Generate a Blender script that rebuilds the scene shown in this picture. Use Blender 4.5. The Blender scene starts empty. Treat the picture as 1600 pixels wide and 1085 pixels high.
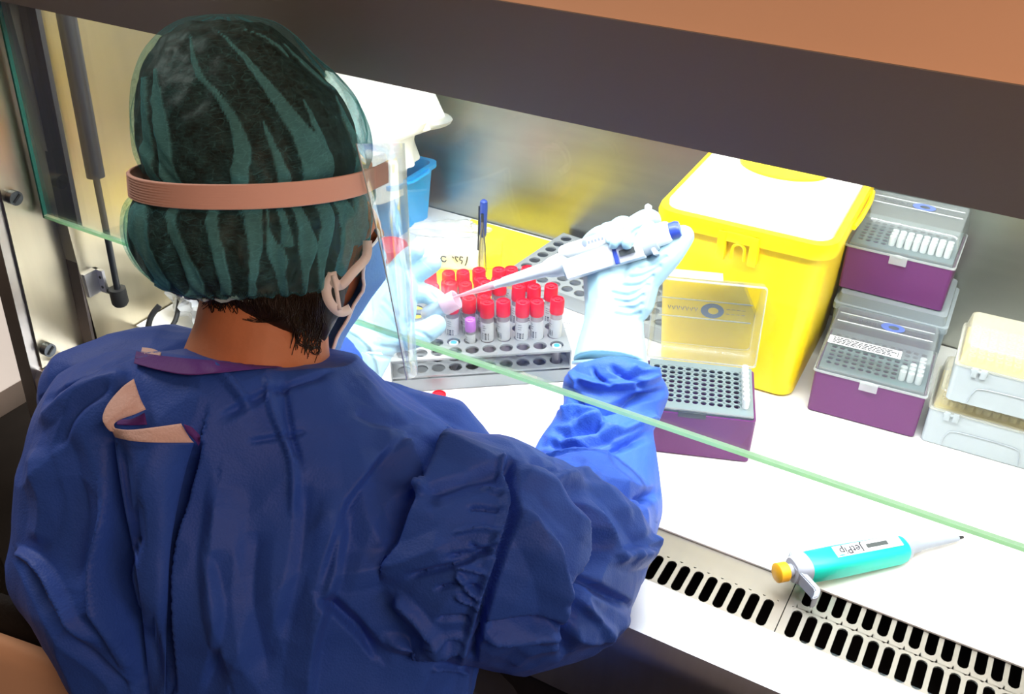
import bpy, bmesh, math, random
import numpy as np
from mathutils import Vector, Matrix, noise
random.seed(7)
SC = bpy.context.scene
COL = SC.collection
PI = math.pi
# ------------------------------------------------------------------ camera
ZC = 1.613                       # eye height; the worktop lies at 0.90
FPX = 1543.0                     # focal length in pixels of the 1600x1085 frame
_p, _r, _h = 0.5876, 0.0131, -0.5125
_fw = Vector((math.sin(_h)*math.cos(_p), math.cos(_h)*math.cos(_p), -math.sin(_p)))
_rt = Vector((math.cos(_h), -math.sin(_h), 0)); _up = _rt.cross(_fw)
RT = _rt*math.cos(_r) + _up*math.sin(_r)
UP = _up*math.cos(_r) - _rt*math.sin(_r)
FW = _fw
CAM = Vector((0, 0, ZC))
cd = bpy.data.cameras.new('camera'); cam = bpy.data.objects.new('camera', cd); COL.objects.link(cam)
cd.sensor_width = 36; cd.lens = 36*FPX/1600; cd.clip_start = .02; cd.clip_end = 50
cam.matrix_world = Matrix(((RT.x, UP.x, -FW.x, 0), (RT.y, UP.y, -FW.y, 0), (RT.z, UP.z, -FW.z, ZC), (0, 0, 0, 1)))
SC.camera = cam
# ------------------------------------------------------------------ world, lights, exposure
vs = SC.view_settings
vs.view_transform = 'Standard'; vs.look = 'None'; vs.gamma = 1; vs.use_curve_mapping = False
vs.exposure = 0.0
wd = bpy.data.worlds.new('world'); SC.world = wd; wd.use_nodes = True
wd.node_tree.nodes['Background'].inputs[0].default_value = (.85, .8, .8, 1)
wd.node_tree.nodes['Background'].inputs[1].default_value = 0.025
def area(name, loc, tgt, sx, sy, power, color):
    l = bpy.data.lights.new(name, 'AREA'); l.shape = 'RECTANGLE'; l.size = sx; l.size_y = sy; l.energy = power; l.color = color
    o = bpy.data.objects.new(name, l); COL.objects.link(o); o.location = loc
    o.rotation_euler = (Vector(tgt)-Vector(loc)).to_track_quat('-Z', 'Y').to_euler()
    return o
# fluorescent light over the working space (above the opening, behind the canopy)
area('cabinet_light', (-.31, .722, ZC-.118), (-.31, .68, 0), 1.15, .05, 11, (.92, .97, 1.0))
area('cabinet_light_rear', (-.33, .97, ZC-.035), (-.33, .97, 0), 1.15, .06, 5.0, (.90, .97, 1.0))
# the room's own dim warm ceiling light above the camera, and two unseen side lamps
area('room_light_right', (1.95, .05, 1.55), (-.2, .5, .95), .8, .6, 4, (.86, .86, 1.0))  # unseen cool lamp from the right, brightens the sleeve
area('room_light', (1.0, -.15, 2.35), (.1, .65, 1.5), 1.0, .5, 13, (1.0, .60, .40))
area('bench_fill_light', (-2.0, .75, 2.5), (-1.7, .8, .9), .9, .6, 26, (1.0, .9, .82))  # lamp added to whiten the bench top, no fitting modelled

# ------------------------------------------------------------------ helpers
def W(x, y, z): return Vector((x, y, z+ZC))              # heights measured from the eye
def at(px, py, D): return CAM + (RT*((px-800)/FPX) + UP*((542.5-py)/FPX) + FW)*D
def on_z(px, py, z):
    d = RT*((px-800)/FPX) + UP*((542.5-py)/FPX) + FW
    return CAM + d*(z/d.z)

MATS = {}
def mat(name, col, rough=.5, metal=0., bump=0., bscale=60., spec=.5, trans=0., var=0., vscale=8., emit=None, sheen=0., sss=0., coat=0.):
    if name in MATS: return MATS[name]
    m = bpy.data.materials.new(name); m.use_nodes = True; nt = m.node_tree; b = nt.nodes['Principled BSDF']
    c = (*col, 1) if len(col) == 3 else col
    b.inputs['Base Color'].default_value = c; b.inputs['Roughness'].default_value = rough; b.inputs['Metallic'].default_value = metal
    b.inputs['Specular IOR Level'].default_value = spec
    if trans: b.inputs['Transmission Weight'].default_value = trans
    if sheen: b.inputs['Sheen Weight'].default_value = sheen
    if coat: b.inputs['Coat Weight'].default_value = coat
    if sss:
        b.inputs['Subsurface Weight'].default_value = sss; b.inputs['Subsurface Radius'].default_value = (.01, .005, .003)
        b.inputs['Subsurface Scale'].default_value = .5
    if emit: b.inputs['Emission Color'].default_value = (*emit[:3], 1); b.inputs['Emission Strength'].default_value = emit[3]
    tc = nt.nodes.new('ShaderNodeTexCoord')
    if var:
        n = nt.nodes.new('ShaderNodeTexNoise'); n.inputs['Scale'].default_value = vscale; n.inputs['Detail'].default_value = 4
        mx = nt.nodes.new('ShaderNodeMix'); mx.data_type = 'RGBA'
        nt.links.new(tc.outputs['Object'], n.inputs['Vector'])
        mr = nt.nodes.new('ShaderNodeMapRange'); mr.inputs[1].default_value = .3; mr.inputs[2].default_value = .7
        nt.links.new(n.outputs['Fac'], mr.inputs[0]); nt.links.new(mr.outputs[0], mx.inputs['Factor'])
        mx.inputs[6].default_value = tuple(min(1, v*(1-var)) for v in col[:3])+(1,); mx.inputs[7].default_value = tuple(min(1, v*(1+var)) for v in col[:3])+(1,)
        nt.links.new(mx.outputs[2], b.inputs['Base Color'])
    if bump:
        n = nt.nodes.new('ShaderNodeTexNoise'); n.inputs['Scale'].default_value = bscale; n.inputs['Detail'].default_value = 5
        bp = nt.nodes.new('ShaderNodeBump'); bp.inputs['Strength'].default_value = bump; bp.inputs['Distance'].default_value = .002
        nt.links.new(tc.outputs['Object'], n.inputs['Vector']); nt.links.new(n.outputs['Fac'], bp.inputs['Height']); nt.links.new(bp.outputs[0], b.inputs['Normal'])
    MATS[name] = m
    return m
def clear(name, col, alpha, rough=.15, gloss=.12, transl=0.):
    """see-through plastic or thin glass: straight-through view, tinted body, surface shine"""
    if name in MATS: return MATS[name]
    m = bpy.data.materials.new(name); m.use_nodes = True; nt = m.node_tree; nt.nodes.clear(); N = nt.nodes.new; L = nt.links.new
    out = N('ShaderNodeOutputMaterial'); tr = N('ShaderNodeBsdfTransparent'); df = N('ShaderNodeBsdfDiffuse'); gl = N('ShaderNodeBsdfGlossy')
    tr.inputs[0].default_value = tuple(1-(1-c)*.25 for c in col)+(1,)
    df.inputs[0].default_value = (*col, 1); gl.inputs['Roughness'].default_value = rough; gl.inputs[0].default_value = (1, 1, 1, 1)
    body = df
    if transl:
        tl = N('ShaderNodeBsdfTranslucent'); tl.inputs[0].default_value = (*col, 1)
        mt = N('ShaderNodeMixShader'); mt.inputs[0].default_value = transl; L(df.outputs[0], mt.inputs[1]); L(tl.outputs[0], mt.inputs[2]); body = mt
    m1 = N('ShaderNodeMixShader'); m1.inputs[0].default_value = alpha; L(tr.outputs[0], m1.inputs[1]); L(body.outputs[0], m1.inputs[2])
    fr = N('ShaderNodeLayerWeight'); fr.inputs[0].default_value = .35
    mu = N('ShaderNodeMath'); mu.operation = 'MULTIPLY_ADD'; mu.inputs[1].default_value = .6; mu.inputs[2].default_value = gloss*.35
    L(fr.outputs['Fresnel'], mu.inputs[0])
    mu2 = N('ShaderNodeMath'); mu2.operation = 'MULTIPLY'; mu2.inputs[1].default_value = min(1, gloss*4); L(mu.outputs[0], mu2.inputs[0])
    m2 = N('ShaderNodeMixShader'); L(mu2.outputs[0], m2.inputs[0]); L(m1.outputs[0], m2.inputs[1]); L(gl.outputs[0], m2.inputs[2])
    L(m2.outputs[0], out.inputs[0]); MATS[name] = m
    return m

def obj(name, bm, m=None, parent=None, smooth=True, loc=None, rot=None):
    if isinstance(bm, bmesh.types.BMesh):
        me = bpy.data.meshes.new(name); bmesh.ops.recalc_face_normals(bm, faces=bm.faces[:]); bm.to_mesh(me); bm.free()
    else: me = bm; me.name = name
    if m is not None:
        me.materials.clear()
        for q in (m if isinstance(m, (list, tuple)) else [m]): me.materials.append(q)
    if smooth:
        for p in me.polygons: p.use_smooth = True
        if smooth != 'all':
            try: me.set_sharp_from_angle(angle=math.radians(38))
            except Exception: pass
    o = bpy.data.objects.new(name, me); COL.objects.link(o)
    if parent is not None: o.parent = parent
    if loc is not None: o.location = loc
    if rot is not None: o.rotation_euler = rot
    return o
def tag(o, label=None, cat=None, group=None, kind=None):
    if label: o['label'] = label
    if cat: o['category'] = cat
    if group: o['group'] = group
    if kind: o['kind'] = kind
    return o
def thing(name, label, cat, loc=(0, 0, 0), rotz=0., group=None):
    o = bpy.data.objects.new(name, None); COL.objects.link(o); o.empty_display_size = .02
    o.location = loc; o.rotation_euler = (0, 0, rotz)
    return tag(o, label, cat, group)
def copy_tree(o, parent=None):
    c = o.copy(); COL.objects.link(c); c.parent = parent
    for ch in [x for x in bpy.data.objects if x.parent == o]: copy_tree(ch, c)
    return c
def box(bm, x0, x1, y0, y1, z0, z1, M=None, bev=0.):
    b2 = bmesh.new()
    bmesh.ops.create_cube(b2, size=1)
    for v in b2.verts: v.co = Vector((x0+(v.co.x+.5)*(x1-x0), y0+(v.co.y+.5)*(y1-y0), z0+(v.co.z+.5)*(z1-z0)))
    if bev: bmesh.ops.bevel(b2, geom=b2.edges[:], offset=bev, segments=2, affect='EDGES', profile=.5)
    if M is not None: b2.transform(M)
    me = bpy.data.meshes.new('t'); b2.to_mesh(me); b2.free(); bm.from_mesh(me); bpy.data.meshes.remove(me)
    return bm
def B(*a, **k): return box(bmesh.new(), *a, **k)
def loft(bm, rings, cap0=True, cap1=True, closed=False):
    R = [[bm.verts.new(p) for p in r] for r in rings]; n = len(R[0])
    if closed: R.append(R[0])
    for a, b in zip(R[:-1], R[1:]):
        for i in range(n):
            j = (i+1) % n
            try: bm.faces.new((a[i], a[j], b[j], b[i]))
            except ValueError: pass
    if cap0 and not closed: bm.faces.new(R[0][::-1])
    if cap1 and not closed: bm.faces.new(R[-1])
    return bm
def rrect(cx, cy, hx, hy, r, z, seg=5):
    out = []; r = min(r, hx*.999, hy*.999)
    for sx, sy, a0 in ((1, 1, 0), (-1, 1, PI/2), (-1, -1, PI), (1, -1, 1.5*PI)):
        for k in range(seg+1):
            a = a0+PI/2*k/seg
            out.append(Vector((cx+sx*(hx-r)+r*math.cos(a), cy+sy*(hy-r)+r*math.sin(a), z)))
    return out
def frames(pts):
    T = []
    for i in range(len(pts)):
        d = (pts[min(i+1, len(pts)-1)]-pts[max(i-1, 0)])
        T.append(d.normalized() if d.length > 1e-9 else (T[-1] if T else Vector((0, 0, 1))))
    n = T[0].orthogonal().normalized(); out = []
    for t in T:
        n = (n - t*n.dot(t)); n = n.normalized() if n.length > 1e-6 else t.orthogonal().normalized()
        out.append((t, n, t.cross(n)))
    return out
def tube(bm, pts, rad, seg=12, dome=False, caps=True):
    pts = [Vector(p) for p in pts]
    if not isinstance(rad, (list, tuple)): rad = [rad]*len(pts)
    rad = list(rad)
    if dome:
        P, Rr = [], []
        t0 = (pts[0]-pts[1]).normalized(); t1 = (pts[-1]-pts[-2]).normalized()
        for a in (80, 55, 28): P.append(pts[0]+t0*rad[0]*math.sin(math.radians(a))); Rr.append(rad[0]*math.cos(math.radians(a)))
        P += pts; Rr += rad
        for a in (28, 55, 80): P.append(pts[-1]+t1*rad[-1]*math.sin(math.radians(a))); Rr.append(rad[-1]*math.cos(math.radians(a)))
        pts, rad = P, Rr
    F = frames(pts); rings = []
    for p, r, (t, n, b) in zip(pts, rad, F):
        rings.append([p+(n*math.cos(2*PI*k/seg)+b*math.sin(2*PI*k/seg))*r for k in range(seg)])
    return loft(bm, rings, caps, caps)
def lathe(bm, prof, c=(0, 0, 0), seg=24, caps=True):
    c = Vector(c)
    return loft(bm, [[c+Vector((r*math.cos(2*PI*k/seg), r*math.sin(2*PI*k/seg), z)) for k in range(seg)] for r, z in prof], caps, caps)
def spline(pts, n=6):
    pts = [Vector(p) for p in pts]; out = []
    for i in range(len(pts)-1):
        p0 = pts[max(i-1, 0)]; p1 = pts[i]; p2 = pts[i+1]; p3 = pts[min(i+2, len(pts)-1)]
        for k in range(n):
            t = k/n; out.append(.5*((2*p1)+(p2-p0)*t+(2*p0-5*p1+4*p2-p3)*t*t+(-p0+3*p1-3*p2+p3)*t**3))
    out.append(pts[-1]); return out
def splinev(vals, n=6):
    return [v.x for v in spline([Vector((q, 0, 0)) for q in vals], n)]
def ellipsoid(bm, c, ax, r, seg=20, rings=12):
    """ax: three axis vectors, r: three radii"""
    c = Vector(c); out = []
    for j in range(1, rings):
        a = PI*j/rings
        out.append([c+ax[2]*r[2]*math.cos(a)+(ax[0]*r[0]*math.cos(2*PI*k/seg)+ax[1]*r[1]*math.sin(2*PI*k/seg))*math.sin(a) for k in range(seg)])
    return loft(bm, out)
def fuse(bm, voxel=.003, smooth=3, fac=.5):
    bmesh.ops.recalc_face_normals(bm, faces=bm.faces[:])
    me = bpy.data.meshes.new('t'); bm.to_mesh(me); bm.free()
    o = bpy.data.objects.new('t', me); COL.objects.link(o)
    m = o.modifiers.new('r', 'REMESH'); m.mode = 'VOXEL'; m.voxel_size = voxel; m.adaptivity = 0
    if smooth:
        s = o.modifiers.new('s', 'SMOOTH'); s.iterations = smooth; s.factor = fac
    dg = bpy.context.evaluated_depsgraph_get(); dg.update()
    out = bpy.data.meshes.new_from_object(o.evaluated_get(dg))
    bpy.data.objects.remove(o); bpy.data.meshes.remove(me)
    return out
def plate_cell(bm, x0, x1, y0, y1, z0, z1, inner, cache, rim=True):
    """one cell of a perforated plate; inner = loop of (x,y) around the cell's centre"""
    cx = (x0+x1)/2; cy = (y0+y1)/2; hx = (x1-x0)/2; hy = (y1-y0)/2; n = len(inner)
    outer = []
    for (x, y) in inner:
        a = math.atan2((y-cy)/hy, (x-cx)/hx); c, s = math.cos(a), math.sin(a); k = 1/max(abs(c), abs(s))
        outer.append((cx+c*k*hx, cy+s*k*hy))
    def V(x, y, z): return bm.verts.new((x, y, z))
    ot = [V(x, y, z1) for x, y in outer]; it = [V(x, y, z1) for x, y in inner]; ib = [V(x, y, z0) for x, y in inner]; ob = [V(x, y, z0) for x, y in outer]
    for i in range(n):
        j = (i+1) % n
        bm.faces.new((ot[i], ot[j], it[j], it[i])); bm.faces.new((it[i], it[j], ib[j], ib[i])); bm.faces.new((ib[i], ib[j], ob[j], ob[i]))
def circle(cx, cy, r, n=16):
    return [(cx+r*math.cos(2*PI*(k+.5)/n), cy+r*math.sin(2*PI*(k+.5)/n)) for k in range(n)]
def stadium(cx, cy, hw, hl, n=5):
    out = []
    for k in range(n+1): a = PI*k/n; out.append((cx+hw*math.cos(a), cy+(hl-hw)+hw*math.sin(a)))
    for k in range(n+1): a = PI+PI*k/n; out.append((cx+hw*math.cos(a), cy-(hl-hw)+hw*math.sin(a)))
    return out
def text(name, s, size, m, parent, M, ext=.0002, shear=0., align='CENTER'):
    c = bpy.data.curves.new(name, 'FONT'); c.body = s; c.size = size; c.extrude = ext; c.align_x = align; c.align_y = 'CENTER'; c.shear = shear
    o = bpy.data.objects.new('t', c); COL.objects.link(o)
    dg = bpy.context.evaluated_depsgraph_get(); dg.update()
    me = bpy.data.meshes.new_from_object(o.evaluated_get(dg)); bpy.data.objects.remove(o); bpy.data.curves.remove(c)
    me.transform(M)
    return obj(name, me, m, parent, smooth=False)
def XF(o, x, y, z):
    """matrix whose columns are the given axes at origin o"""
    x = Vector(x).normalized(); y = Vector(y); y = (y-x*y.dot(x)).normalized(); z2 = x.cross(y)
    return Matrix(((x.x, y.x, z2.x, o[0]), (x.y, y.y, z2.y, o[1]), (x.z, y.z, z2.z, o[2]), (0, 0, 0, 1)))
# ------------------------------------------------------------------ materials of the place
def steel(name, col, rough, streak=(1, 1, 60), var=.12, bump=.05):
    m = bpy.data.materials.new(name); m.use_nodes = True; nt = m.node_tree; b = nt.nodes['Principled BSDF']; N = nt.nodes.new; L = nt.links.new
    b.inputs['Metallic'].default_value = 1; tc = N('ShaderNodeTexCoord'); mp = N('ShaderNodeMapping'); mp.inputs['Scale'].default_value = streak
    n = N('ShaderNodeTexNoise'); n.inputs['Scale'].default_value = 4; n.inputs['Detail'].default_value = 6
    L(tc.outputs['Object'], mp.inputs[0]); L(mp.outputs[0], n.inputs['Vector'])
    n2 = N('ShaderNodeTexNoise'); n2.inputs['Scale'].default_value = 7; n2.inputs['Detail'].default_value = 5; L(tc.outputs['Object'], n2.inputs['Vector'])
    mr = N('ShaderNodeMapRange'); mr.inputs[3].default_value = rough-.07; mr.inputs[4].default_value = rough+.1; L(n2.outputs['Fac'], mr.inputs[0]); L(mr.outputs[0], b.inputs['Roughness'])
    mx = N('ShaderNodeMix'); mx.data_type = 'RGBA'; mx.inputs[6].default_value = tuple(v*(1-var) for v in col)+(1,); mx.inputs[7].default_value = tuple(min(1, v*(1+var)) for v in col)+(1,)
    L(n.outputs['Fac'], mx.inputs['Factor']); L(mx.outputs[2], b.inputs['Base Color'])
    bp = N('ShaderNodeBump'); bp.inputs['Strength'].default_value = bump; bp.inputs['Distance'].default_value = .001; L(n.outputs['Fac'], bp.inputs['Height']); L(bp.outputs[0], b.inputs['Normal'])
    MATS[name] = m; return m
M_back = steel('brushed steel back wall', (.40, .41, .37), .34, (1, 1, 14))
M_side = steel('brushed steel side wall', (.62, .56, .42), .30, (1, 14, 1))
M_lip = steel('polished steel lip', (.66, .65, .68), .34, (20, 1, 1))
M_grille = steel('grille steel', (.34, .31, .27), .42, (6, 1, 1))
M_post = steel('post steel', (.50, .46, .42), .3, (1, 1, 10))
M_canopy = mat('painted canopy', (.34, .30, .26), rough=.55, var=.06, vscale=3, bump=.08, bscale=300)
M_dark = mat('black rubber', (.012, .012, .013), rough=.6)
M_blackm = mat('black metal', (.015, .017, .02), rough=.35)
M_white = mat('white worktop', (.86, .85, .83), rough=.45, var=.02, vscale=10)
M_floor = mat('dark floor', (.03, .027, .025), rough=.6, var=.3, vscale=5)
M_wallp = mat('room wall paint', (.55, .5, .45), rough=.85)

def struct(name, bm, m, parent=None, **k):
    o = obj(name, bm, m, parent, **k)
    if parent is None: o['kind'] = 'structure'
    return o
XL, XR = -.985, .275              # inner side walls of the cabinet
YB = 1.228                        # back wall
ZW = -.713                        # worktop below the eye
# room shell
struct('floor', B(-3.2, 2.2, -2.2, 2.2, -.05, 0), M_floor, smooth=False)
struct('wall_back', B(-3.2, 2.2, 2.0, 2.08, 0, 2.8), M_wallp, smooth=False)
struct('wall_left', B(-3.2, -3.12, -2.2, 2.2, 0, 2.8), M_wallp, smooth=False)
struct('wall_front', B(-3.2, 2.2, -2.2, -2.12, 0, 2.8), M_wallp, smooth=False)
struct('wall_right', B(2.12, 2.2, -2.2, 2.2, 0, 2.8), M_wallp, smooth=False)
struct('ceiling', B(-3.2, 2.2, -2.2, 2.2, 2.8, 2.86), M_wallp, smooth=False)

# ---- the safety cabinet: one thing, with its shell panels, canopy, lip, grille, posts as parts
cab = thing('safety_cabinet', 'large stainless steel laboratory safety cabinet with white worktop and grey canopy', 'cabinet', W(-.34, .9, -ZC))
def cpart(name, bm, m, parent=None, **k):
    o = obj(name, bm, m, None, **k); o.parent = parent or cab
    if parent is None: o.matrix_parent_inverse = Matrix.Translation(-cab.location)
    else: o.matrix_parent_inverse = Matrix.Identity(4)
    return o
zt = .28
cpart('back_panel', B(XL-.04, XR+.04, YB, YB+.02, ZC+ZW-.12, ZC+zt), M_back, smooth=False)
cpart('side_panel', B(XL-.035, XL, .662, YB, ZC+ZW-.12, ZC+zt), M_side, smooth=False)
cpart('side_panel', B(XR, XR+.03, .56, YB, ZC+ZW-.12, ZC+zt), M_side, smooth=False)
cpart('inner_ceiling', B(XL, XR, .74, YB, ZC+.0, ZC+.02), M_lip, smooth=False)
lt = bmesh.new()
for y, z in ((.724, -.10), (.97, -.016)): tube(lt, [W(-.92, y, z), W(.24, y, z)], .013, 12)
cpart('light_tube', lt, mat('lamp tube', (.9, .9, .9), emit=(.9, .97, 1, 6)))
# front zone of the left side: outer panel with knobs, dark gasket, flange and post
XO = -1.006
def lean(x0, x1, ya, yb, z0, z1):
    b = bmesh.new(); f_ = lambda z: (z+.72)*.062
    loft(b, [[W(x0, ya+f_(z), z), W(x1, ya+f_(z), z), W(x1, yb+f_(z), z), W(x0, yb+f_(z), z)] for z in (z0, z1)]); return b
cpart('side_panel', lean(XO-.004, XO, .591, .655, ZW, .16), M_side, smooth=False)
cpart('flange', lean(XO, XL-.001, .654, .658, ZW, .16), mat('bronze flange', (.18, .15, .14), rough=.35, metal=.8), smooth=False)
cpart('post', lean(XO-.030, XO-.004, .578, .592, ZW-.75, .16), M_post, smooth=False)
cpart('gasket', lean(-.990, -.957, .645, .651, -.535, .16), M_dark, smooth=False)
cpart('outer_panel', B(XO-.034, XO-.03, .60, 1.25, .05, ZC+.16), M_post, smooth=False)
def knob(y, z):
    b = bmesh.new(); tube(b, [W(XO, y, z), W(XO+.009, y, z)], [.0085, .0085], 20)
    k = cpart('knob', b, mat('dark knob', (.10, .11, .12), rough=.3, metal=.7))
    b = bmesh.new(); box(b, -.0008, .0008, -.006, .006, -.0012, .0012, Matrix.Translation(W(XO+.0095, y, z)) @ Matrix.Rotation(.6, 4, 'X'))
    obj('knob_slot', b, M_dark, k, smooth=False)
knob(.6165, -.489); knob(.603, -.690)
# worktop slab, grille, steel lip
cpart('worktop', B(XL+.002, XR-.002, .7215, YB-.002, ZC+ZW-.0028, ZC+ZW, bev=.0006), M_white)
cpart('tray_floor', B(XL, XR, .645, YB, ZC+ZW-.115, ZC+ZW-.10), M_dark, smooth=False)
gz0, gz1 = ZC+ZW-.0050, ZC+ZW-.0032
gl = bmesh.new()
def slots(xa, x0, x1, yc, hl, yr0, yr1, xe):
    p = .01402; n0 = math.ceil((x0-xa)/p-.5); k = n0
    while xa+(k+.5)*p <= x1:
        cx = xa+k*p; plate_cell(gl, cx-p/2, cx+p/2, yr0, yr1, gz0, gz1, stadium(cx, yc, .0048, hl), None); k += 1
    return xa+(n0-.5)*p, xa+(k-.5)*p
ys0 = (.6515+.6872)/2
a, b = slots(-.1995, XL+.01, -.0905, ys0, .0178, .6485, .690, 0)
box(gl, XL, a, .6485, .690, gz0, gz1); box(gl, XL, -.0872, .690, .7225, gz0, gz1); box(gl, b, -.0872, .6485, .690, gz0, gz1); box(gl, XL, -.0872, .7225, .75, gz0, gz1)
gleft = cpart('grille', gl, M_grille, smooth=False)
gl = bmesh.new()
a, b = slots(-.0742, -.0809, XR-.01, ys0, .0178, .6485, .690, 0)
box(gl, -.0862, a, .6485, .690, gz0, gz1); box(gl, b, XR, .6485, .690, gz0, gz1)
a, b = slots(-.0568, -.0735, XR-.01, .7135, .0178, .6905, .7345, 0)
box(gl, -.0862, a, .690, .7345, gz0, gz1); box(gl, b, XR, .690, .7345, gz0, gz1)
cpart('grille', gl, M_grille, smooth=False)
tray = cpart('air_trough', B(-.066, XR, .646, .6905, ZC+ZW-.045, ZC+ZW-.043), mat('trough blue steel', (.35, .42, .46), rough=.3, metal=.9), smooth=False)
lip = bmesh.new()
prof = [(.6480, -.7130), (.6485, -.7285), (.640, -.7285), (.640, -.719), (.590, -.722), (.584, -.728), (.580, -.74), (.580, -.835), (.572, -.835), (.572, -.736), (.577, -.722), (.586, -.7135)]
prof = [(.6485, -.7135), (.6485, -.7285), (.640, -.7285), (.640, -.722), (.590, -.724), (.586, -.729), (.585, -.745), (.585, -.833), (.577, -.833), (.577, -.742), (.579, -.724), (.587, -.7145)]
loft(lip, [[W(x, y, z) for y, z in prof] for x in (XO-.03, XR+.03)])
cpart('front_lip', lip, M_lip)
cpart('front_face', B(XO-.03, XR+.03, .588, .60, .12, ZC-.834), mat('dark base cabinet', (.02, .02, .022), rough=.5), smooth=False)
cpart('base_cabinet', B(XO-.03, XR+.03, .602, YB+.02, .02, ZC-.84), mat('dark base cabinet', (.02, .02, .022)), smooth=False)
b = bmesh.new(); tube(b, [W(-.990, .616, -.7133), W(-.990, .616, -.7120)], [.011, .0105], 24)
cpart('rubber_pad', b, mat('grey pad', (.35, .35, .36), rough=.5))
# canopy (front of the sash housing)
cp = bmesh.new()
prof = [(.6400, -.2705), (.6025, -.185), (.600, -.178), (.612, -.174), (.69, -.08), (.675, -.20), (.675, -.262), (.655, -.2715)]
loft(cp, [[W(x, y, z) for y, z in prof] for x in (XO-.06, XR+.04)])
cpart('canopy', cp, M_canopy)
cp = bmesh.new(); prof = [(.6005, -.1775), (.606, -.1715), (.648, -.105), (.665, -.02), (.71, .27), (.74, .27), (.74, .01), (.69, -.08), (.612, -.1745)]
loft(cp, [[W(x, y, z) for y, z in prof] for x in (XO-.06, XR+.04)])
cpart('upper_cover', cp, mat('upper cover tinted by warm light', (.95, .60, .38), rough=.45, var=.03, vscale=3))  # orange glow of the warm room light is put into this colour
cpart('top_cover', B(XO-.03, XR+.04, .64, YB+.02, ZC+.27, ZC+.29), M_canopy, smooth=False)
# gas strut, its ball joint and a small bracket on the left wall
sx = -.955
st = thing('gas_strut', 'black gas strut standing against the steel left wall behind the glass', 'strut', W(sx, .69, -.64))
def spart(name, bm, m, p, o, **k):
    me = obj(name, bm, m, None, **k); me.data.transform(Matrix.Translation(-o)); me.parent = p; return me
o_ = W(sx, .69, -.64)
P0, P1, P2 = W(sx, .6865, -.638), W(sx, .6945, -.482), W(sx, .708, -.26)
b = bmesh.new(); tube(b, [P1, P2], .0105, 20); spart('cylinder', b, M_blackm, st, o_)
b = bmesh.new(); tube(b, [P0, P1], .0040, 14); spart('rod', b, M_blackm, st, o_)
b = bmesh.new(); tube(b, [P0+Vector((0, 0, .008)), P0-Vector((0, 0, .012)), P0-Vector((0, 0, .016))], [.0105, .0105, .008], 12); tube(b, [P0, P0+Vector((-.029, 0, 0))], .004, 12)
spart('ball_socket', b, M_dark, st, o_)
br = thing('bracket', 'small steel angle bracket with two holes on the left wall', 'bracket', W(XL, .667, -.62))
o_ = W(XL, .667, -.62)
b = bmesh.new(); box(b, XL, XL+.004, .664, .686, ZC-.640, ZC-.608); box(b, XL, XL+.014, .682, .686, ZC-.640, ZC-.608)
spart('angle_plate', b, M_lip, br, o_, smooth=False)
for dz in (-.632, -.618):
    b = bmesh.new(); tube(b, [W(XL+.009, .6818, dz), W(XL+.009, .6812, dz)], .002, 10); spart('screw', b, M_dark, br, o_)
# glass sash
gs = thing('glass_sash', 'clear glass sash with green lower edge hanging under the canopy', 'glass sash', W(-.36, .642, -.5245))
o_ = W(-.36, .642, -.5245)
def gy(z): return .641+(z+.5225)*.055
b = bmesh.new(); x0, x1 = -.9925, XR-.004
for (za, zb) in ((-.5195, .06),):
    loft(b, [[W(x, gy(za), za), W(x, gy(za)+.0045, za), W(x, gy(zb)+.0045, zb), W(x, gy(zb), zb)] for x in (x0, x1)])
gp = spart('pane', b, clear('sash glass', (.93, .97, .95), 0.012, rough=.02, gloss=.11), gs, o_, smooth=False)
b = bmesh.new(); za, zb = -.5235, -.5197
loft(b, [[W(x, gy(za), za), W(x, gy(za)+.0045, za), W(x, gy(zb)+.0045, zb), W(x, gy(zb), zb)] for x in (x0-.002, x1)])
M_gedge = clear('green glass edge', (.62, .92, .62), .75, rough=.1, gloss=.3, transl=.75)
spart('polished_edge', b, M_gedge, gs, o_)
b = bmesh.new(); box(b, x0-.0025, x0-.0003, gy(-.52), gy(-.52)+.0045, 0, .001)
b.free(); b = bmesh.new(); za, zb = -.5235, .06
loft(b, [[W(x, gy(za), za), W(x, gy(za)+.0045, za), W(x, gy(zb)+.0045, zb), W(x, gy(zb), zb)] for x in (x0-.003, x0-.0002)])
spart('polished_edge', b, mat('deep green glass edge', (.02, .16, .11), rough=.15, trans=.2, spec=.8), gs, o_)

# white bench beyond the cabinet's left side
bn = thing('side_bench', 'white bench top seen beyond the left side of the cabinet', 'bench', W(-1.75, .76, -ZC))
o_ = W(-1.75, .76, -ZC)
spart('bench_top', B(-2.3, -1.215, .50, 1.02, ZC-.90, ZC-.86, bev=.003), M_white, bn, o_)
for xx, yy in ((-2.25, .55), (-1.26, .55), (-2.25, .98), (-1.26, .98)):
    spart('leg', B(xx-.02, xx+.02, yy-.02, yy+.02, 0, ZC-.9), M_post, bn, o_, smooth=False)
# ================================================================== things on the worktop
zw = ZC+ZW
M_red = mat('red cap plastic', (.82, .012, .03), rough=.38)
M_pinkp = mat('purple cap plastic', (.62, .22, .75), rough=.4)
M_label = mat('white paper label', (.66, .68, .70), rough=.6)
M_ink = mat('black print', (.012, .012, .018), rough=.6)
M_rack = mat('grey rack plastic', (.36, .39, .41), rough=.42, metal=.35, var=.05, vscale=20)
M_tubec = clear('tube plastic', (.78, .74, .80), .42, rough=.2, gloss=.15, transl=.5)
M_fluid = mat('pale sample fluid', (.70, .55, .66), rough=.3)
def rrloop(bm, L, **k): return loft(bm, [rrect(*q) for q in L], **k)

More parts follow.
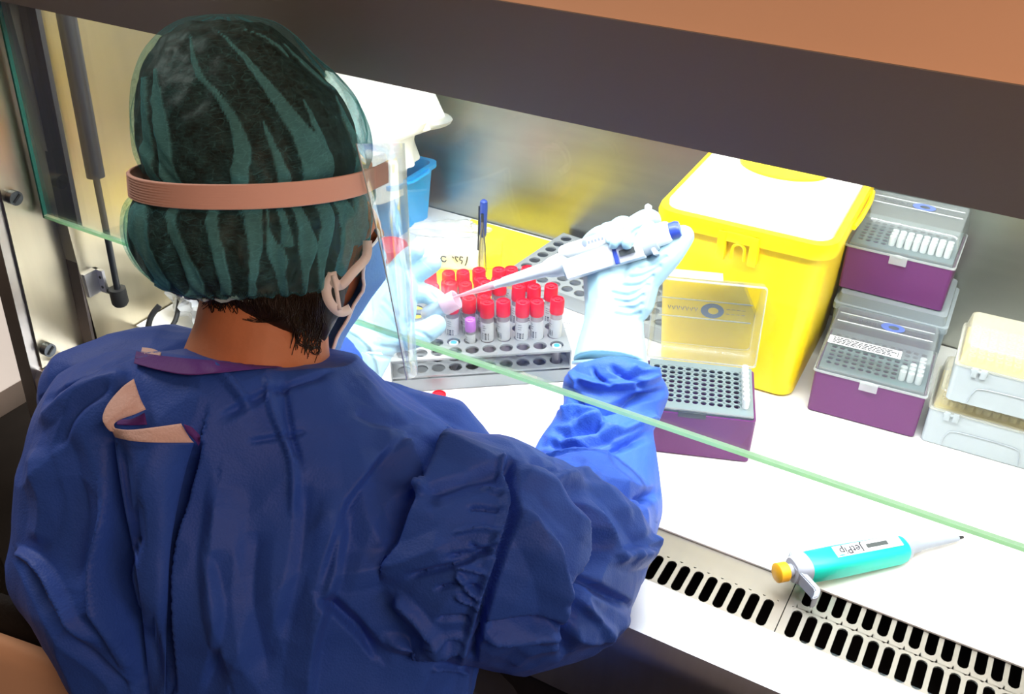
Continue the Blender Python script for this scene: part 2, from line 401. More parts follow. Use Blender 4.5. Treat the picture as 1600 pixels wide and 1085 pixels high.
# ---- racks ---------------------------------------------------------
def rack(name, label, origin, ang, nc, nr, p, hz, zs, hole, wall=.004, group=None):
    """origin = hole (0,0); zs = heights of the perforated plates; hz = overall height"""
    t = thing(name, label, 'rack', (origin[0], origin[1], zw+.0012), ang)
    mg = .013
    for z in zs:
        b = bmesh.new()
        for i in range(nc):
            for j in range(nr):
                x0 = i*p-p/2-(mg-p/2 if i == 0 else 0)*0; plate_cell(b, i*p-p/2, i*p+p/2, j*p-p/2, j*p+p/2, z-.0025, z, circle(i*p, j*p, hole, 20), None)
        x0, x1, y0, y1 = -p/2, (nc-.5)*p, -p/2, (nr-.5)*p; e = .004
        box(b, x0-e, x0, y0-e, y1+e, z-.0025, z); box(b, x1, x1+e, y0-e, y1+e, z-.0025, z); box(b, x0, x1, y0-e, y0, z-.0025, z); box(b, x0, x1, y1, y1+e, z-.0025, z)
        obj('perforated_plate', b, M_rack, t)
    x0, x1, y0, y1 = -p/2-.004, (nc-.5)*p+.004, -p/2-.004, (nr-.5)*p+.004
    return t, (x0, x1, y0, y1)
RO = W(-.5791-.0208*.797, .8048-.0208*.605, 0); RA = math.radians(37.2); RP = .0208
r1, (x0, x1, y0, y1) = rack('tube_rack', 'grey tube rack holding the red capped tubes, turned at an angle', RO, RA, 10, 7, RP, .045, (.0215, .045), .0083)
for xa in (x0-.0015, x1):
    b = B(xa, xa+.0015, y0, y1, 0, .045); obj('side_wall', b, M_rack, r1, smooth=False)
obj('base_tray', rrloop(bmesh.new(), [((x0+x1)/2, (y0+y1)/2, (x1-x0)/2+.001, (y1-y0)/2+.001, .002, 0), ((x0+x1)/2, (y0+y1)/2, (x1-x0)/2+.001, (y1-y0)/2+.001, .002, .003)]), M_rack, r1)
obj('front_strip', B(x0, x1, y0-.0012, y0, .003, .017), M_rack, r1, smooth=False)
R2O = (-.598, 1.078); R2A = math.radians(-6)
r2, (x0, x1, y0, y1) = rack('tube_rack', 'empty grey low rack lying between the tubes and the yellow bin', R2O, R2A, 12, 7, .0208, .021, (.021,), .0082)
b = bmesh.new()
for q in ((x0, x1, y0, y0+.0015), (x0, x1, y1-.0015, y1), (x0, x0+.0015, y0+.002, y1-.002), (x1-.0015, x1, y0+.002, y1-.002)): box(b, *q, .0, .0183)
obj('skirt', b, M_rack, r2, smooth=False)
obj('base_plate', B(x0+.002, x1-.002, y0+.002, y1-.002, 0, .0015), mat('dark rack bottom', (.2, .22, .24), rough=.5), r2, smooth=False)

# ---- sample tubes --------------------------------------------------
def make_tube(name, label, capm, r, h, caph, capr, lab, group):
    t = thing(name, label, 'tube', group=group)
    b = bmesh.new(); lathe(b, [(r*.35, 0), (r*.8, .003), (r, .008), (r, h-caph*.6)], seg=20); obj('tube_body', b, M_tubec, t)
    b = bmesh.new(); lathe(b, [(r*.3, .002), (r*.7, .005), (r*.86, .010), (r*.86, h*.38)], seg=16); obj('fluid', b, M_fluid, t)
    b = bmesh.new(); n = 40
    prof = [(capr*.98, h-caph), (capr, h-caph+.001), (capr*.985, h-.002), (capr*.93, h-.0004), (capr*.84, h), (capr*.80, h-.0022), (capr*.42, h-.0024), (capr*.38, h-.0004), (capr*.2, h-.0003), (capr*.14, h-.0012), (.0002, h-.0012)]
    R = []
    for r_, z in prof:
        R.append([Vector(((r_+(.00018*(k % 2) if r_ > capr*.95 else 0))*math.cos(2*PI*k/n), (r_+(.00018*(k % 2) if r_ > capr*.95 else 0))*math.sin(2*PI*k/n), z)) for k in range(n)])
    loft(b, R); obj('cap', b, capm, t)
    if lab:
        b = bmesh.new(); z0, z1 = lab; ro = r+.0003; a0, a1 = math.radians(-200), math.radians(20); m = 22
        loft(b, [[Vector((q*math.cos(a0+(a1-a0)*k/m), q*math.sin(a0+(a1-a0)*k/m), z)) for q, z in ((ro, z0), (ro+.0002, z0), (ro+.0002, z1), (ro, z1))] for k in range(m+1)])
        lb = obj('label', b, M_label, t)
        b = bmesh.new(); rb = ro+.0004
        def bar(aa, ab, za, zb):
            aa, ab = math.radians(aa), math.radians(ab)
            loft(b, [[Vector((q*math.cos(a), q*math.sin(a), z)) for q, z in ((rb-.0001, za), (rb, za), (rb, zb), (rb-.0001, zb))] for a in (aa, (aa+ab)/2, ab)])
        kind = lab_kind[0]
        z = z0+.003
        while z < z0+(z1-z0)*.42:
            w = random.choice((.0008, .0011, .0016)); bar(-128+kind*14, -72+kind*14, z, z+w); z += w+random.choice((.0008, .0011))
        for q in range(3): bar(-125+kind*14, -125+kind*14+random.uniform(20, 45), z1-.004-q*.0032, z1-.0035-q*.0032)
        obj('barcode', b, M_ink, lb, smooth=False)
    return t
lab_kind = [0]
zp = zw+.0065
def rpos(c, r): return Vector((RO.x+math.cos(RA)*c*RP-math.sin(RA)*r*RP, RO.y+math.sin(RA)*c*RP+math.cos(RA)*r*RP, 0))
cols = {1: [5, 6, 7, 8, 9], 2: [3, 4, 5], 3: [2, 3, 4, 5, 6, 7, 8, 9], 4: [3, 5, 6, 8], 5: [2, 3, 4, 5, 6, 7, 8]}
words_r = {1: 'front', 2: 'second', 3: 'third', 4: 'fourth', 5: 'back'}
ords = ['first', 'second', 'third', 'fourth', 'fifth', 'sixth', 'seventh', 'eighth']
protos = {}
for row in (1, 2, 3, 4, 5):
    for i, c in enumerate(cols[row]):
        kind = (i*2+row) % 3
        if kind not in protos:
            lab_kind[0] = kind-1
            protos[kind] = make_tube('sample_tube', 'x', M_red, .0076, .0925, .0195, .0086, (.040, .066), 'red capped sample tubes standing in the grey rack'); t = protos[kind]
        else: t = copy_tree(protos[kind])
        pos = rpos(c, row)
        dz = {1: 0, 2: -.003, 3: (.006 if c <= 6 else -.004), 4: -.002, 5: -.002}[row]
        t.location = (pos.x, pos.y, zp+dz); t.rotation_euler = (random.uniform(-.035, .035), random.uniform(-.035, .035), random.uniform(-.25, .35)+.2)
        t['label'] = 'red capped sample tube, %s from the left in the %s row of the grey rack' % (ords[i], words_r[row])
lab_kind[0] = 0
t = make_tube('sample_tube', 'small tube with purple cap in the grey rack, left of the front red row', M_pinkp, .0058, .067, .016, .0066, (.030, .047), None)
p_ = rpos(4, 1); t.location = (p_.x, p_.y, zp+.004); t['category'] = 'tube'
# little blue-capped vials sunk in rack holes
vi = None
for k, (c, r, w_) in enumerate(((2, 2, 'behind the gloved left hand'), (3, 1, 'left of the purple capped tube'), (9, 0, 'at the right front corner'))):
    if vi is None:
        vi = thing('small_vial', 'x', 'vial', group='small clear vials sunk in the rack holes')
        b = bmesh.new(); lathe(b, [(.002, 0), (.0050, .006), (.0052, .034)], seg=16); obj('vial_body', b, M_tubec, vi)
        b = bmesh.new(); lathe(b, [(.0058, .034), (.006, .0345), (.006, .041), (.0045, .042), (.0040, .041)], seg=20); obj('rim', b, clear('vial rim', (.8, .9, .95), .6), vi)
        b = bmesh.new(); lathe(b, [(.0035, .0405), (.0035, .0418), (.002, .0422)], seg=12); obj('insert', b, mat('blue insert', (.05, .35, .6), rough=.4), vi)
        v = vi
    else: v = copy_tree(vi)
    q = rpos(c, r); v.location = (q.x, q.y, zw+.0035); v['label'] = 'small clear vial with blue centre sunk in the rack, '+w_
# loose red cap tube lying in front of the rack
t = thing('red_cap', 'red screw cap lying alone on the worktop in front of the rack', 'cap', on_z(686, 627, ZW))
b = bmesh.new(); lathe(b, [(.0086, 0), (.009, .001), (.0088, .010), (.0078, .0108), (.0074, .009), (.0030, .009), (.0028, .0104), (.001, .0104)], seg=28); obj('cap_shell', b, M_red, t)
b = bmesh.new(); lathe(b, [(.0092, .0), (.0094, .0005), (.0094, .0012), (.009, .0016)], seg=28); obj('rim', b, M_red, t)
# small card with dots
c = on_z(884, 508, ZW)
t = thing('paper_card', 'small white card with faint dots right of the tubes', 'card', (c.x, c.y, zw), .2)
obj('card_sheet', B(-.008, .008, -.010, .014, 0, .0012, M=Matrix.Translation((0, 0, 0))), M_label, t)
b = bmesh.new()
for dx in (-.003, .001, .004): lathe(b, [(.0007, .0012), (.0006, .0014)], c=(dx, .003, 0), seg=8)
obj('printed_dots', b, M_ink, t, smooth=False)

# ---- yellow sharps bin ---------------------------------------------
M_yel = mat('yellow bin plastic', (1.0, .70, .0), rough=.38, var=.02, vscale=3, sss=.0)
M_lidw = mat('white lid plastic', (.92, .91, .88), rough=.35)
t = thing('sharps_bin', 'tall yellow plastic waste bin with a white lid beside the tip boxes', 'bin', (-.2665, 1.099, zw), math.radians(1.5))
hx, hy, H = .0895, .102, .214
L = [(0, 0, hx-.010, hy-.008, .014, .0), (0, 0, hx-.004, hy-.003, .018, .004), (0, 0, hx+.002, hy+.001, .02, .09), (0, 0, hx+.008, hy+.007, .022, H), (0, 0, hx+.006, hy+.005, .02, H), (0, 0, hx-.004, hy-.002, .018, .01)]
obj('bin_body', rrloop(bmesh.new(), L), M_yel, t)
L = [(0, 0, hx+.0085, hy+.0075, .022, H-.014), (0, 0, hx+.0145, hy+.0135, .026, H-.014), (0, 0, hx+.0155, hy+.0145, .026, H-.002), (0, 0, hx+.0135, hy+.0125, .024, H+.004), (0, 0, hx+.006, hy+.0045, .02, H+.005), (0, 0, hx+.0055, hy+.004, .02, H+.0015)]
rim = obj('lid_rim', rrloop(bmesh.new(), L), M_yel, t)
L = [(0, 0, hx+.0055, hy+.004, .02, H+.001), (0, 0, hx+.005, hy+.0035, .02, H+.009), (0, 0, hx+.001, hy-.001, .018, H+.0125), (0, 0, hx-.006, hy-.008, .015, H+.013)]
lid = obj('lid', rrloop(bmesh.new(), L), M_lidw, t)
b = bmesh.new(); loft(b, [[Vector((.055*math.cos(a), .055+.040*math.sin(a), z)) for a in [2*PI*k/32 for k in range(32)]] for z in (H+.0125, H+.016)])
obj('lid_flap', b, M_yel, lid)
b = bmesh.new(); y = -hy-.0145
for xx in (-.024, .013): box(b, xx, xx+.010, y-.004, y+.008, H-.038, H-.002, bev=.0015)
box(b, -.024, .023, y-.003, y+.008, H-.014, H-.002, bev=.0015)
pts = [Vector((-.006+.007*math.cos(a)+.007, y-.001, H-.022+.007*math.sin(a))) for a in [PI*k/8 for k in range(9)]]
tube(b, [Vector((.0085, y-.001, H-.034))]+pts+[Vector((-.006, y-.001, H-.034))], .0018, 8)
obj('latch', b, M_yel, t)
b = bmesh.new(); tube(b, spline([Vector((hx+.017, -.03, H-.006)), Vector((hx+.019, .0, H-.006)), Vector((hx+.019, .05, H-.006)), Vector((hx+.016, .08, H-.006))], 4), .003, 8)
obj('handle', b, M_yel, t)

# ---- purple tip boxes ----------------------------------------------
M_pur = mat('purple box plastic', (.135, .022, .135), rough=.42, bump=.05, bscale=400)
M_tray = mat('grey tip tray', (.20, .26, .27), rough=.45)
M_lidc = clear('clear lid plastic', (.72, .78, .80), .09, rough=.15, gloss=.10, transl=.3)
M_lidy = clear('lid edge plastic', (.86, .9, .9), .35, rough=.2, gloss=.12, transl=.3)
M_tip = mat('white filter tips', (.92, .93, .92), rough=.4)
M_logo = mat('blue oval print', (.10, .16, .45), rough=.4)
BW, BD = .0615, .049
def tip_box(label, loc, rotz, H=.058, lid_h=.037, tips=(), opened=False, group='purple pipette tip boxes', logo=True, label_card=False, seed=0):
    t = thing('tip_box', label, 'tip box', loc, rotz, group)
    L = [(0, 0, BW-.003, BD-.003, .003, 0), (0, 0, BW-.0005, BD-.0005, .004, .002), (0, 0, BW, BD, .004, H), (0, 0, BW-.0022, BD-.0022, .003, H), (0, 0, BW-.004, BD-.004, .003, .004)]
    obj('box_body', rrloop(bmesh.new(), L), M_pur, t)
    b = bmesh.new(); p = .009; zt_ = H+.005; ox, oy = -5.5*p, -3.5*p
    for i in range(12):
        for j in range(8): plate_cell(b, ox+i*p-p/2, ox+i*p+p/2, oy+j*p-p/2, oy+j*p+p/2, zt_-.0018, zt_, circle(ox+i*p, oy+j*p, .0034, 14), None)
    hx, hy = 6*p, 4*p; HX, HY = BW-.0032, BD-.0032
    box(b, -HX, -hx, -HY, HY, zt_-.0018, zt_); box(b, hx, HX, -HY, HY, zt_-.0018, zt_); box(b, -hx, hx, -HY, -hy, zt_-.0018, zt_); box(b, -hx, hx, hy, HY, zt_-.0018, zt_)
    for q in (-HY, HY-.0015): box(b, -HX, HX, q, q+.0015, zt_-.016, zt_-.0018)
    for q in (-HX, HX-.0015): box(b, q, q+.0015, -HY+.0016, HY-.0016, zt_-.016, zt_-.0018)
    tr = obj('tip_tray', b, M_tray, t, smooth=False)
    b = bmesh.new()
    for k in range(-5, 6): box(b, k*.0098-.0004, k*.0098+.0004, -HY-.0008, -HY, zt_-.0085, zt_-.0015)
    box(b, -HX, HX, -HY-.0012, -HY, zt_-.0018, zt_-.0002)
    obj('tray_ribs', b, M_lidy, tr, smooth=False)
    tp = None
    for (i, j) in tips:
        if tp is None:
            b = bmesh.new(); lathe(b, [(.0012, -.045), (.0024, -.02), (.0030, .0), (.0036, .0005), (.0037, .012), (.0030, .0122), (.0028, .008)], c=(0, 0, 0), seg=12)
            tp = obj('pipette_tip', b, M_tip, t); c_ = tp
        else: c_ = tp.copy(); COL.objects.link(c_); c_.parent = t
        c_.location = (ox+i*p, oy+j*p, zt_)
    # lid: slopes in at the front like the photo's
    def lid_shell(b, dz=0.):
        o = [(0, 0, BW+.001, BD+.001, .004, 0), (0, 0, BW+.0005, BD+.0005, .004, .014), (0, .004, BW-.002, BD-.0045, .005, lid_h-.003), (0, .004, BW-.004, BD-.0065, .005, lid_h),
             (0, .004, BW-.0052, BD-.0077, .005, lid_h-.0012), (0, .004, BW-.0034, BD-.006, .005, lid_h-.004), (0, 0, BW-.0008, BD-.0008, .004, .014), (0, 0, BW-.0003, BD-.0003, .004, 0)]
        return loft(b, [rrect(*q) for q in o], cap0=False, cap1=False, closed=True)
    def lid_top(b):
        L = [(0, .004, BW-.0042, BD-.0067, .005, lid_h-.0014), (0, .004, BW-.0042, BD-.0067, .005, lid_h-.0002)]
        return rrloop(b, L)
    b = lid_shell(bmesh.new()); lid_top(b)
    if opened: MX = Matrix.Translation((0, BD+.001, H+.004)) @ Matrix.Rotation(math.radians(-97), 4, 'X') @ Matrix.Translation((0, -BD-.001, 0))
    else: MX = Matrix.Translation((0, 0, H+.0005))
    b.transform(MX); ld = obj('lid', b, M_lidc, t)
    b = loft(bmesh.new(), [rrect(*q) for q in [(0, 0, BW+.0018, BD+.0018, .004, -.0005), (0, 0, BW+.0018, BD+.0018, .004, .002), (0, 0, BW+.0004, BD+.0004, .004, .002), (0, 0, BW+.0004, BD+.0004, .004, -.0005)]], closed=True, cap0=False, cap1=False)
    b.transform(MX); obj('lid_edge', b, M_lidy, ld)
    if not opened:
        b = bmesh.new(); box(b, -.010, .010, -BD-.0045, -BD-.003, -.009, .003, bev=.0005); box(b, -.004, .004, -BD-.0055, -BD-.0028, .001, .004, bev=.0004); b.transform(MX); obj('latch', b, M_lidy, ld)
    else:
        b = bmesh.new(); box(b, -.022, .008, -BD-.0004, -BD+.0012, H-.004, H+.003, bev=.0003); obj('latch', b, mat('dark latch', (.05, .06, .06), rough=.4), t)
    if opened:
        b = B(-.057, .014, -BD-.0016, -BD-.0006, .010, lid_h-.005); b.transform(MX); obj('label', b, clear('frosted sticker', (.92, .93, .88), .5, transl=.4), ld, smooth=False)
    b = bmesh.new()
    def oval(rx, ry, z, cx=0., cy=0.): return [Vector((cx+rx*math.cos(2*PI*k/28), cy+ry*math.sin(2*PI*k/28), z)) for k in range(28)]
    cy = .022 if not opened else .0
    zt2 = lid_h+.0001
    loft(b, [oval(.0135, .0095, zt2, .008, cy), oval(.0135, .0095, zt2+.0003, .008, cy), oval(.0060, .0042, zt2+.0003, .009, cy), oval(.0060, .0042, zt2, .009, cy)], cap0=False, cap1=False, closed=True)
    b.transform(MX); obj('logo_ring', b, M_logo if not opened else mat('grey oval print', (.18, .22, .3), rough=.4), ld, smooth=False)
    b = bmesh.new()
    for q in range(7):
        xx = -.044+q*.0052; tube(b, [Vector((xx, cy-.0024+.001*(q % 2), zt2)), Vector((xx+.0018, cy+.0024, zt2)), Vector((xx+.0034, cy-.0022, zt2))], .0005, 5)
    for q in range(4):
        for w2 in (0, 1): box(b, .024+q*.006, .024+q*.006+.004, cy-.004+w2*.006, cy-.0035+w2*.006, zt2-.0001, zt2+.0002)
    b.transform(MX); obj('printed_marks', b, mat('faint print', (.16, .17, .2), rough=.5), ld, smooth=False)
    b = bmesh.new()
    for yy in (.012, .031) if not opened else (-.012, .011): tube(b, [Vector((-BW+.008, yy, zt2-.0004)), Vector((BW-.008, yy, zt2-.0004))], .0009, 6)
    b.transform(MX); obj('lid_rib', b, M_lidy, ld)
    if label_card:
        b = bmesh.new(); box(b, -.055, .025, -.0, .017, .0, .0004, bev=.0001)
        ML = MX @ Matrix.Translation((0, -BD+.006, lid_h+.0002)) @ Matrix.Rotation(0, 4, 'X')
        b.transform(ML); lc = obj('label', b, M_label, ld, smooth=False)
        b = bmesh.new(); rr = random.Random(3)
        for q in range(4):
            xx = -.050
            while xx < .014:
                w = rr.uniform(.002, .006); box(b, xx, xx+w, .0025+q*.0034, .0043+q*.0034, .0004, .0006); xx += w+.0012
        box(b, .021, .0218, .003, .014, .0004, .0006)
        b.transform(ML); obj('printed_marks', b, M_ink, lc, smooth=False)
    return t
# open box in front
bh = .3464; c_, s_ = math.cos(bh), math.sin(bh); bx, by = -.2002-.0495*c_-.0315*s_, .8766-.0495*s_+.0315*c_
tb = tip_box('open purple tip box with its clear lid raised, beside the blue sleeve', (bx, by, zw), bh, tips=[(11, j) for j in range(8)], opened=True)
# sticker patch on the raised lid
tip_box('closed purple tip box on the worktop, labelled lid, three white tips left', (-.0975, 1.048, zw), math.radians(4), tips=[(9, 0), (10, 0), (11, 0), (10, 1), (11, 1), (9, 1), (10, 2), (11, 2), (11, 3), (11, 4)], label_card=True)
cb = thing('tip_box', 'clear bluish box behind the labelled purple box, carrying the upper purple box', 'tip box', (-.104, 1.166, zw), math.radians(2))
L = [(0, 0, .064, .053, .004, 0), (0, 0, .065, .054, .004, .085), (0, 0, .064, .053, .004, .085), (0, 0, .063, .052, .003, .003)]
obj('box_body', rrloop(bmesh.new(), L), clear('frosted blue plastic', (.50, .62, .70), .55, rough=.25, gloss=.15, transl=.3), cb)
L = [(0, 0, .067, .056, .005, .080), (0, 0, .067, .056, .005, .088), (0, 0, .063, .053, .005, .0885), (0, 0, .062, .052, .005, .101)]
obj('lid', rrloop(bmesh.new(), L), clear('frosted lid', (.62, .70, .74), .5, rough=.25, gloss=.15, transl=.3), cb)
b = bmesh.new()
for k in range(-3, 4): box(b, k*.017-.0006, k*.017+.0006, -.0555, -.054, .02, .078)
obj('ribs', b, M_lidy, cb, smooth=False)
obj('insert', B(-.05, .055, -.045, .045, .006, .07), mat('blue rack insert', (.08, .25, .5), rough=.5), cb)
tip_box('purple tip box topmost of the stack under the canopy, with eight white tips', (-.110, 1.172, zw+.1015), math.radians(1.0), tips=[(i, 0) for i in range(4, 12)]+[(i, 1) for i in range(4, 12)]+[(i, 2) for i in range(4, 12)], seed=2)
bpy.data.objects[cb.name]['group'] = 'stack of tip boxes by the bin'

# ---- grey tip boxes ------------------------------------------------
M_gry = mat('pale grey box plastic', (.44, .49, .52), rough=.45)
M_yin = mat('yellow tips', (.95, .80, .28), rough=.45)
def grey_box(label, loc, rotz, H=.048, lid_h=.022):
    t = thing('tip_box', label, 'tip box', loc, rotz, 'pale grey boxes of yellow tips')
    hx, hy = .063, .044
    obj('box_body', rrloop(bmesh.new(), [(0, 0, hx-.002, hy-.002, .004, 0), (0, 0, hx-.0005, hy-.0005, .005, .0015), (0, 0, hx, hy, .006, H), (0, 0, hx-.002, hy-.002, .004, H), (0, 0, hx-.004, hy-.004, .004, .003)]), M_gry, t)
    obj('tip_rack', rrloop(bmesh.new(), [(0, 0, hx-.004, hy-.004, .003, H-.02), (0, 0, hx-.004, hy-.004, .003, H+.001)]), M_yin, t)
    b = bmesh.new(); p = .009
    for i in range(12):
        for j in range(8): lathe(b, [(.0034, H+.001), (.0036, H+.0075), (.0022, H+.0078), (.002, H+.004)], c=(-5.5*p+i*p, -3.5*p+j*p, 0), seg=8)
    tag(obj('yellow_tips', b, mat('yellow tip heads', (.97, .85, .45), rough=.4), t), kind='stuff')
    o = [(0, 0, hx+.0015, hy+.0015, .006, H-.001), (0, 0, hx+.0012, hy+.0012, .006, H+.003), (0, 0, hx-.001, hy-.001, .007, H+.003), (0, .002, hx-.004, hy-.005, .007, H+lid_h-.001), (0, .002, hx-.0055, hy-.0065, .007, H+lid_h),
         (0, .002, hx-.0065, hy-.0075, .007, H+lid_h-.001), (0, 0, hx-.0022, hy-.0022, .006, H+.003), (0, 0, hx+.0002, hy+.0002, .005, H-.001)]
    b = loft(bmesh.new(), [rrect(*q) for q in o], cap0=False, cap1=False, closed=True)
    rrloop(b, [(0, .002, hx-.0056, hy-.0066, .007, H+lid_h-.001), (0, .002, hx-.0056, hy-.0066, .007, H+lid_h)])
    ld = obj('lid', b, clear('frosted cream lid', (.90, .87, .74), .22, rough=.25, gloss=.15, transl=.4), t)
    b = bmesh.new(); box(b, -.046, -.040, -hy-.0035, -hy-.001, H-.010, H+.001, bev=.0006); box(b, -.037, -.031, -hy-.0035, -hy-.001, H-.010, H+.001, bev=.0006); box(b, -.047, -.030, -hy-.003, -hy-.001, H-.004, H-.001, bev=.0006)
    obj('latch', b, M_gry, ld)
    b = bmesh.new(); pts = spline([Vector((-.041, -hy-.0002, .004)), Vector((-.038, -hy-.0004, .018)), Vector((-.028, -hy-.0006, .025)), Vector((.028, -hy-.0006, .025)), Vector((.038, -hy-.0004, .018)), Vector((.041, -hy-.0002, .004))], 6)
    tube(b, pts, .0006, 6); obj('grip_outline', b, mat('grey groove', (.42, .46, .5), rough=.5), t)
    return t
grey_box('pale grey box of yellow tips on the worktop, lower of the two', (.0345, 1.051, zw), math.radians(2.5))
grey_box('pale grey box of yellow tips stacked on the other grey box', (.0465, 1.040, zw+.0705), math.radians(3))

# ---- yellow mat, package, pen, red jar, blue tub, bags, cable --------
M_yflat = mat('yellow sheet', (1.0, .78, .02), rough=.5)
c = [on_z(735, 358, ZW), on_z(848, 397, ZW), on_z(835, 440, ZW), on_z(640, 520, ZW), on_z(590, 455, ZW)]
b = bmesh.new(); loft(b, [[Vector((p.x, p.y, zw+dz)) for p in (Vector((-.765, 1.222, 0)), Vector((-.560, 1.218, 0)), Vector((-.570, 1.06, 0)), Vector((-.632, .90, 0)), Vector((-.755, .93, 0)))] for dz in (0, .001)])
tag(obj('yellow_mat', b, M_yflat, smooth=False), 'flat bright yellow plastic sheet under the pen, behind the tubes', 'mat')
# handwritten white package in clear plastic
pk = thing('white_package', 'white paper package with handwriting, wrapped in clear plastic, on the yellow sheet', 'package', (-.722, 1.082, zw+.0012), math.radians(28))
b = bmesh.new(); box(b, -.05, .05, -.028, .028, 0, .034, bev=.004)
bmesh.ops.subdivide_edges(b, edges=b.edges[:], cuts=4, use_grid_fill=True)
for v in b.verts: v.co += Vector((noise.noise(v.co*40), noise.noise(v.co*40+Vector((5, 0, 0))), noise.noise(v.co*40+Vector((0, 9, 0)))))*.004*(1 if v.co.z > .004 else 0)
obj('paper_wrap', b, mat('white wrapping paper', (.9, .9, .9), rough=.6), pk)
obj('yellow_side', B(.0495, .082, -.022, .024, .0, .027, bev=.003), M_yflat, pk)
b = bmesh.new()
def scr(pts): tube(b, spline([Vector((x*.0011, -.0322, z*.0013+.018)) for x, z in pts], 4), .0009, 6)
scr([(30, 6), (29, 0), (27, -5)]); scr([(24, 5), (21, 6), (20, 2), (23, 1), (22, -3)]); scr([(18, 5), (14, 6), (15, 2), (17, 0)]); scr([(12, 4), (10, 6)]); scr([(2, 5), (-3, 6), (-5, 2), (-1, -1), (2, 1)]); scr([(-8, 4), (-11, 4), (-11, 1), (-8, 1), (-8, 4)]); scr([(-15, 3), (-18, 2)])
obj('handwriting', b, M_ink, pk)
def crumple(name, c, r, m, seed, amp=.25, sc=30, seg=40, rings=24, parent=None, flat=None, ax=None):
    b = bmesh.new(); ax = ax or (Vector((1, 0, 0)), Vector((0, 1, 0)), Vector((0, 0, 1)))
    ellipsoid(b, (0, 0, 0), ax, r, seg, rings); s = Vector((seed, seed*2.3, 0))
    for v in b.verts:
        n = abs(noise.noise(v.co*sc+s))*2-.5; n2 = abs(noise.noise(v.co*sc*2.3+s))*2-.5
        v.co *= 1+amp*n+amp*.4*n2
        if flat is not None and v.co.z < flat: v.co.z = flat
    b.transform(Matrix.Translation(c))
    return obj(name, b, m, parent)
M_bag = clear('crinkled clear film', (.92, .95, .97), .45, rough=.12, gloss=.35, transl=.4)
crumple('plastic_wrap', Vector((.0, .022, .042)), (.055, .018, .014), M_bag, 3, parent=pk, sc=45)
# ballpoint pen standing with its clip
pb = on_z(753, 418, ZW+.004); pz = at(752, 312, (Vector((pb.x, pb.y, ZC))-CAM).length*.0+1.30)
pen = thing('pen', 'blue capped ballpoint pen standing upright behind the red caps', 'pen', (pb.x, pb.y, zw+.0035))
b = bmesh.new(); tube(b, [(0, 0, 0), (0, 0, .002), (0, 0, .055)], [.001, .0035, .0038], 12); obj('barrel', b, clear('pen barrel', (.85, .85, .7), .45, gloss=.2), pen)
b = bmesh.new(); tube(b, [(0, 0, .004), (0, 0, .06)], .0012, 8); obj('ink_tube', b, M_ink, pen)
b = bmesh.new(); tube(b, [(0, 0, .052), (0, 0, .055), (0, 0, .100), (0, 0, .108), (0, 0, .110)], [.0042, .0052, .0058, .0052, .003], 14); obj('cap', b, mat('blue pen cap', (.02, .06, .38), rough=.3), pen)
b = bmesh.new(); box(b, -.0075, -.0052, -.002, .002, .030, .098, bev=.0005); box(b, -.0075, .0, -.002, .002, .094, .100, bev=.0005); obj('clip', b, M_blackm, pen)
for o_x in (pen,): o_x.rotation_euler = (0.02, 0.03, .6)
# tweezers leaning beside the pen
tw = thing('tweezers', 'thin dark metal tweezers leaning against the blue pen', 'tweezers', (pb.x+.006, pb.y-.008, zw+.0035))
b = bmesh.new()
for s in (-1, 1): tube(b, [(s*.006, 0, .0), (s*.0045, 0, .04), (0, 0, .085)], [.0006, .0012, .0014], 6)
obj('tweezer_arms', b, mat('grey metal', (.2, .2, .2), rough=.3, metal=1), tw)
b = bmesh.new(); tube(b, [(0, 0, .080), (0, 0, .092)], .0022, 8); obj('joint', b, M_blackm, tw)
# red lidded jar
rj = on_z(608, 383, ZW+.055)
t = thing('specimen_jar', 'white jar with a wide red screw lid behind the face shield', 'jar', (rj.x, rj.y, zw))
b = bmesh.new(); lathe(b, [(.021, 0), (.023, .002), (.0235, .045)], seg=32); obj('jar_body', b, clear('frosted jar', (.9, .85, .86), .7, transl=.4), t)
b = bmesh.new(); n = 64; R = []
for r_, z, k_ in ((.0262, .040, 1), (.0266, .042, 1), (.0266, .053, 1), (.0255, .0555, 0), (.0235, .056, 0), (.0228, .0545, 0), (.001, .0545, 0)):
    R.append([Vector(((r_+.0003*(k % 2)*k_)*math.cos(2*PI*k/n), (r_+.0003*(k % 2)*k_)*math.sin(2*PI*k/n), z)) for k in range(n)])
loft(b, R); obj('lid', b, mat('red jar lid', (.85, .02, .09), rough=.35), t)
# blue tub
M_blue = mat('bright blue plastic', (.0, .33, .78), rough=.4)
t = thing('blue_tub', 'bright blue plastic tub in the back left corner, holding a white bag', 'tub', (-.880, 1.15, zw))
L = [(0, 0, .050, .048, .01, 0), (0, 0, .058, .055, .012, .087), (0, 0, .064, .061, .014, .087), (0, 0, .064, .061, .014, .094), (0, 0, .056, .053, .012, .094), (0, 0, .048, .046, .01, .004)]
obj('tub_body', rrloop(bmesh.new(), L), M_blue, t)
b = bmesh.new(); tube(b, [(.064, -.03, .090), (.069, -.02, .090), (.069, .02, .090), (.064, .03, .090)], .0025, 8); obj('handle', b, M_blue, t)
M_wbag = mat('white bag film', (.93, .94, .94), rough=.35, trans=.0)
t = thing('white_bag', 'tall crumpled white plastic bag rising out of the blue tub', 'bag', (-.885, 1.140, zw+.055))
bg = bmesh.new()
rings = []
